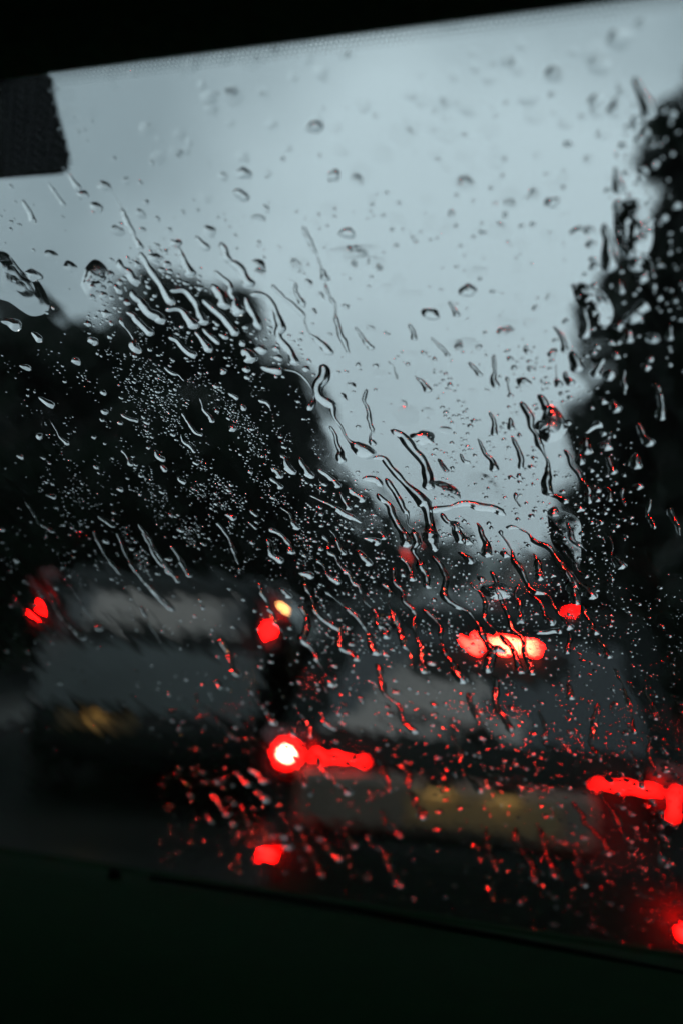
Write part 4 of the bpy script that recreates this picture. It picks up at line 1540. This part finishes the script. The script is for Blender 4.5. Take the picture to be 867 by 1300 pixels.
# evergreens at right
scatter(800, (690, 130, 867, 520), logn(3.0, 0.45, 1.2, 7), lambda x, y: 0.5 * (y > tree_line(x) - 20) * (1 - sst(420, 500, y) * sst(770, 810, x)))
scatter(900, (710, 535, 830, 720), logn(2.0, 0.5, 0.9, 6), lambda x, y: np.exp(-((x - 765) / 32) ** 2 - ((y - 610) / 55) ** 2))
scatter(1300, (700, 690, 867, 960), logn(1.3, 0.45, 0.7, 3.5), lambda x, y: 0.6 * sst(-0.3, 0.2, lane(x, y, 24, 4)) * sst(700, 790, y - 0.5 * (867 - x) * 0.0))

X, Y_, R_ = np.array(allx), np.array(ally), np.array(allr)
# drop beads that overlap bigger ones
order = np.argsort(-R_)
cell = {}
keep = []
for i in order:
    x, y, r = X[i], Y_[i], R_[i]
    c = (int(x // 12), int(y // 12))
    bad = False
    for a in (-1, 0, 1):
        for b in (-1, 0, 1):
            for (x2, y2, r2) in cell.get((c[0] + a, c[1] + b), ()):
                if (x - x2) ** 2 + ((y - y2) * 1.3) ** 2 < (r + r2) ** 2 * 1.05:
                    bad = True
                    break
            if bad:
                break
        if bad:
            break
    if bad:
        continue
    cell.setdefault(c, []).append((x, y, r))
    keep.append(i)
X, Y_, R_ = X[keep], Y_[keep], R_[keep]

MARKS = [(q[0][len(q[0]) // 2], q[2]) for q in RIV]


def backdrop(x, y):
    if y < tree_line(np.array([x]))[0] - 6:
        return 'pale sky'
    if x > 705 and y < 780:
        return 'dark evergreens'
    if y < 720 and x < 540:
        return 'dark trees on the left'
    if y < 760:
        return 'grey mist'
    if x < 300 and y < 900:
        return 'grey car'
    if 420 < x < 740 and y < 930:
        return 'rear window ahead'
    return 'dark bodywork ahead'


SHORT = {'pale sky': 'pale sky', 'dark evergreens': 'dark evergreens', 'dark trees on the left': 'left dark trees', 'grey mist': 'grey mist',
         'grey car': 'grey car', 'rear window ahead': 'rear window ahead', 'dark bodywork ahead': 'dark bodywork ahead'}
NEAR_NAMES = [  # landmarks the labels can lean on
    ((76, 160), 'the mirror patch'), ((400, 162), 'the highest dark drop'), ((306, 238), 'the dark pair of drops'), ((425, 400), 'the lone thin streak'),
    ((468, 530), 'the squiggling rivulet'), ((415, 490), 'the fork at the treetops'), ((20, 355), 'the rippled film'), ((120, 350), 'the ring shaped film'),
    ((200, 350), 'the bright white rivulet'), ((800, 290), 'the looping lens'), ((700, 545), 'the bulging drop'), ((640, 820), 'the high brake light'),
    ((357, 965), 'the hot white lamp'), ((420, 963), 'the left light strip'), ((820, 1003), 'the right light strip'), ((865, 1185), 'the corner red glow'),
    ((335, 1088), 'the low red glow'), ((337, 812), 'the round red lamp'), ((355, 773), 'the amber lamp'), ((47, 760), 'the far left red lamp'),
    ((120, 915), 'the left yellow plate'), ((660, 1035), 'the yellow plate ahead'), ((725, 783), 'the square red lamp'), ((520, 702), 'the red traffic signal'),
    ((630, 752), 'the ring shaped drop'), ((537, 557), 'the drop with a red spark'), ((590, 645), 'the level band'), ((203, 580), 'the brightest crescent'),
    ((672, 545), 'the long dark rivulet at right'), ((760, 480), 'the three pale dashes'), ((755, 560), 'the pale arch'), ((700, 258), 'the lone dark sky drop'),
    ((545, 400), 'the flat lens drop'), ((440, 655), 'the long shallow streak'), ((572, 850), 'the red glowing rivulet'), ((745, 780), 'the bright red rivulet'),
    ((800, 900), 'the faint lower thread'), ((285, 830), 'the red lit rivulet'), ((480, 850), 'the broken beaded rivulet'), ((330, 420), 'the broad pale streak')]


def where(x, y, n=0):
    b = sorted(NEAR_NAMES, key=lambda q: (q[0][0] - x) ** 2 + (q[0][1] - y) ** 2)[n]
    dx, dy = x - b[0][0], y - b[0][1]
    d = math.hypot(dx, dy)
    far = 'close' if d < 28 else 'a little' if d < 60 else 'well'
    a = math.degrees(math.atan2(-dy, dx)) % 360
    w = ['right of', 'up-right of', 'above', 'up-left of', 'left of', 'down-left of', 'below', 'down-right of'][int(((a + 22.5) % 360) // 45)]
    return f'{far} {w} {b[1]}'


USED = {}


def bead_label(head, x, y):
    """names the nearest landmark, and a second or third one where that is not enough"""
    tries = [f'{head} {where(x, y)}']
    for n in (1, 2, 3, 4, 5, 6, 7, 8, 9, 10):
        w2 = where(x, y, n).replace('a little ', '').replace('well ', '').replace('close ', '')
        tries.append(f'{head} {where(x, y)}, {w2}')
    for q in tries:
        if q not in USED and len(q.split()) <= 16:
            break
    else:
        q = tries[0]
    USED[q] = 1
    return q


def bead(x, y, r, label, squash=1.0, flatten=1.0):
    u, v_, d = glass(x, y)
    o = bpy.data.objects.new('raindrop', BEADS[random.randrange(len(BEADS))])
    COL.objects.link(o)
    s = r * d / FPX
    place(o, u, v_, random.uniform(-0.5, 0.5), (s * squash, s, s * flatten * random.uniform(0.85, 1.15)))
    tag(o, label, 'raindrop', GR_DROP)


for i, (pix, w) in enumerate(MORE):
    L_ = math.hypot(pix[-1][0] - pix[0][0], pix[-1][1] - pix[0][1])
    hd = 'long thin' if L_ > 60 else 'short' if L_ < 28 else 'wavy'
    c = pix[len(pix) // 2]
    rivulet(pix, w, bead_label(hd + ' water streak', c[0], c[1]), 300 + i, height=0.29 if c[1] < 760 else 0.2)
for (x, y, r, lb) in SINGLE:
    bead(x, y, r, lb, 1.15)
for (x, y, r) in CHAIN:
    sz = 'plump' if r >= 6 else 'round' if r == 5 else 'small'
    bead(x, y, r, bead_label(f'{sz} red bead', x, y), 1.0, 0.7)
n_ind = 300 - len(SINGLE) - len(CHAIN)
for i in range(n_ind):
    x, y, r = X[i], Y_[i], R_[i]
    sz = 'fat' if r > 5.6 else 'broad' if r > 4.9 else 'rounded' if r > 4.3 else 'medium'
    bead(x, y, r, bead_label(f'{sz} raindrop', x, y), random.uniform(0.9, 1.25), 0.5 if y > 860 else 0.75 if y > 740 else 1.0)

# everything finer: one mesh of spray, with the flat soft blots of the upper glass
FLAT = [drop_geo(800 + i, nr=6, ns=20, lump=0.12, contact=0.10 + 0.05 * (i % 4), slump=0.1) for i in range(8)]
GEO = [drop_geo(500 + i, nr=3, ns=9, lump=0.16, contact=0.8 + 0.05 * (i % 5), slump=0.15) for i in range(8)]
LOWG = [drop_geo(700 + i, nr=4, ns=12, lump=0.16, contact=0.22 + 0.05 * (i % 6), slump=0.1) for i in range(12)]
GEOB = [drop_geo(600 + i, nr=4, ns=14, lump=0.16, contact=0.8 + 0.05 * (i % 5), slump=0.15) for i in range(8)]
V, F, base = [], [], 0
flat = []
nflat = 330
fx, fy = rng.uniform(60, 840, nflat), rng.uniform(20, 560, nflat)
fr = np.clip(8.5 * np.exp(rng.normal(0, 0.4, nflat)), 3, 18)
okf = (fy < tree_line(fx) - 5) & clear_of_rivulets(fx, fy, fr)
fx, fy, fr = fx[okf], fy[okf], fr[okf]
X, Y_, R_ = np.concatenate([X, fx]), np.concatenate([Y_, fy]), np.concatenate([R_, fr])
n_plain = len(X) - len(fx)
for i in range(n_ind, len(X)):
    u, v_, d = glass(X[i], Y_[i])
    gv, gf = (FLAT if i >= n_plain else LOWG if Y_[i] > 780 + 50 * (i % 4) and i % 8 else GEOB if R_[i] > 1.8 else GEO)[i % 8]
    a = np.array(gv)
    s = R_[i] * d / FPX
    c, sn = math.cos(rng.uniform(-0.6, 0.6)), math.sin(rng.uniform(-0.6, 0.6))
    st = rng.uniform(0.85, 1.3)
    V.append(np.stack([(a[:, 0] * c - a[:, 1] * sn) * s * st + u, (a[:, 0] * sn + a[:, 1] * c) * s + v_, a[:, 2] * s], 1))
    nb = len(gf[-1])
    V.append(V[-1][:nb].copy())                          # the underside has rim points of its own: a hard edge
    F += [tuple(k + base for k in q) for q in gf[:-1]]
    F.append(tuple(base + len(gv) + k for k in gf[-1]))
    flat.append(len(F) - 1)
    base += len(gv) + nb
V = np.concatenate(V)
me = bpy.data.meshes.new('rain_spray')
me.from_pydata(V.tolist(), [], F)
sm = np.ones(len(F), bool)
sm[flat] = False
me.polygons.foreach_set('use_smooth', sm)
me.materials.append(WATER)
sp = bpy.data.objects.new('rain_spray', me)
COL.objects.link(sp)
place(sp, 0, 0)
tag(sp, kind='stuff')
print('beads', len(X), 'spray verts', len(V))
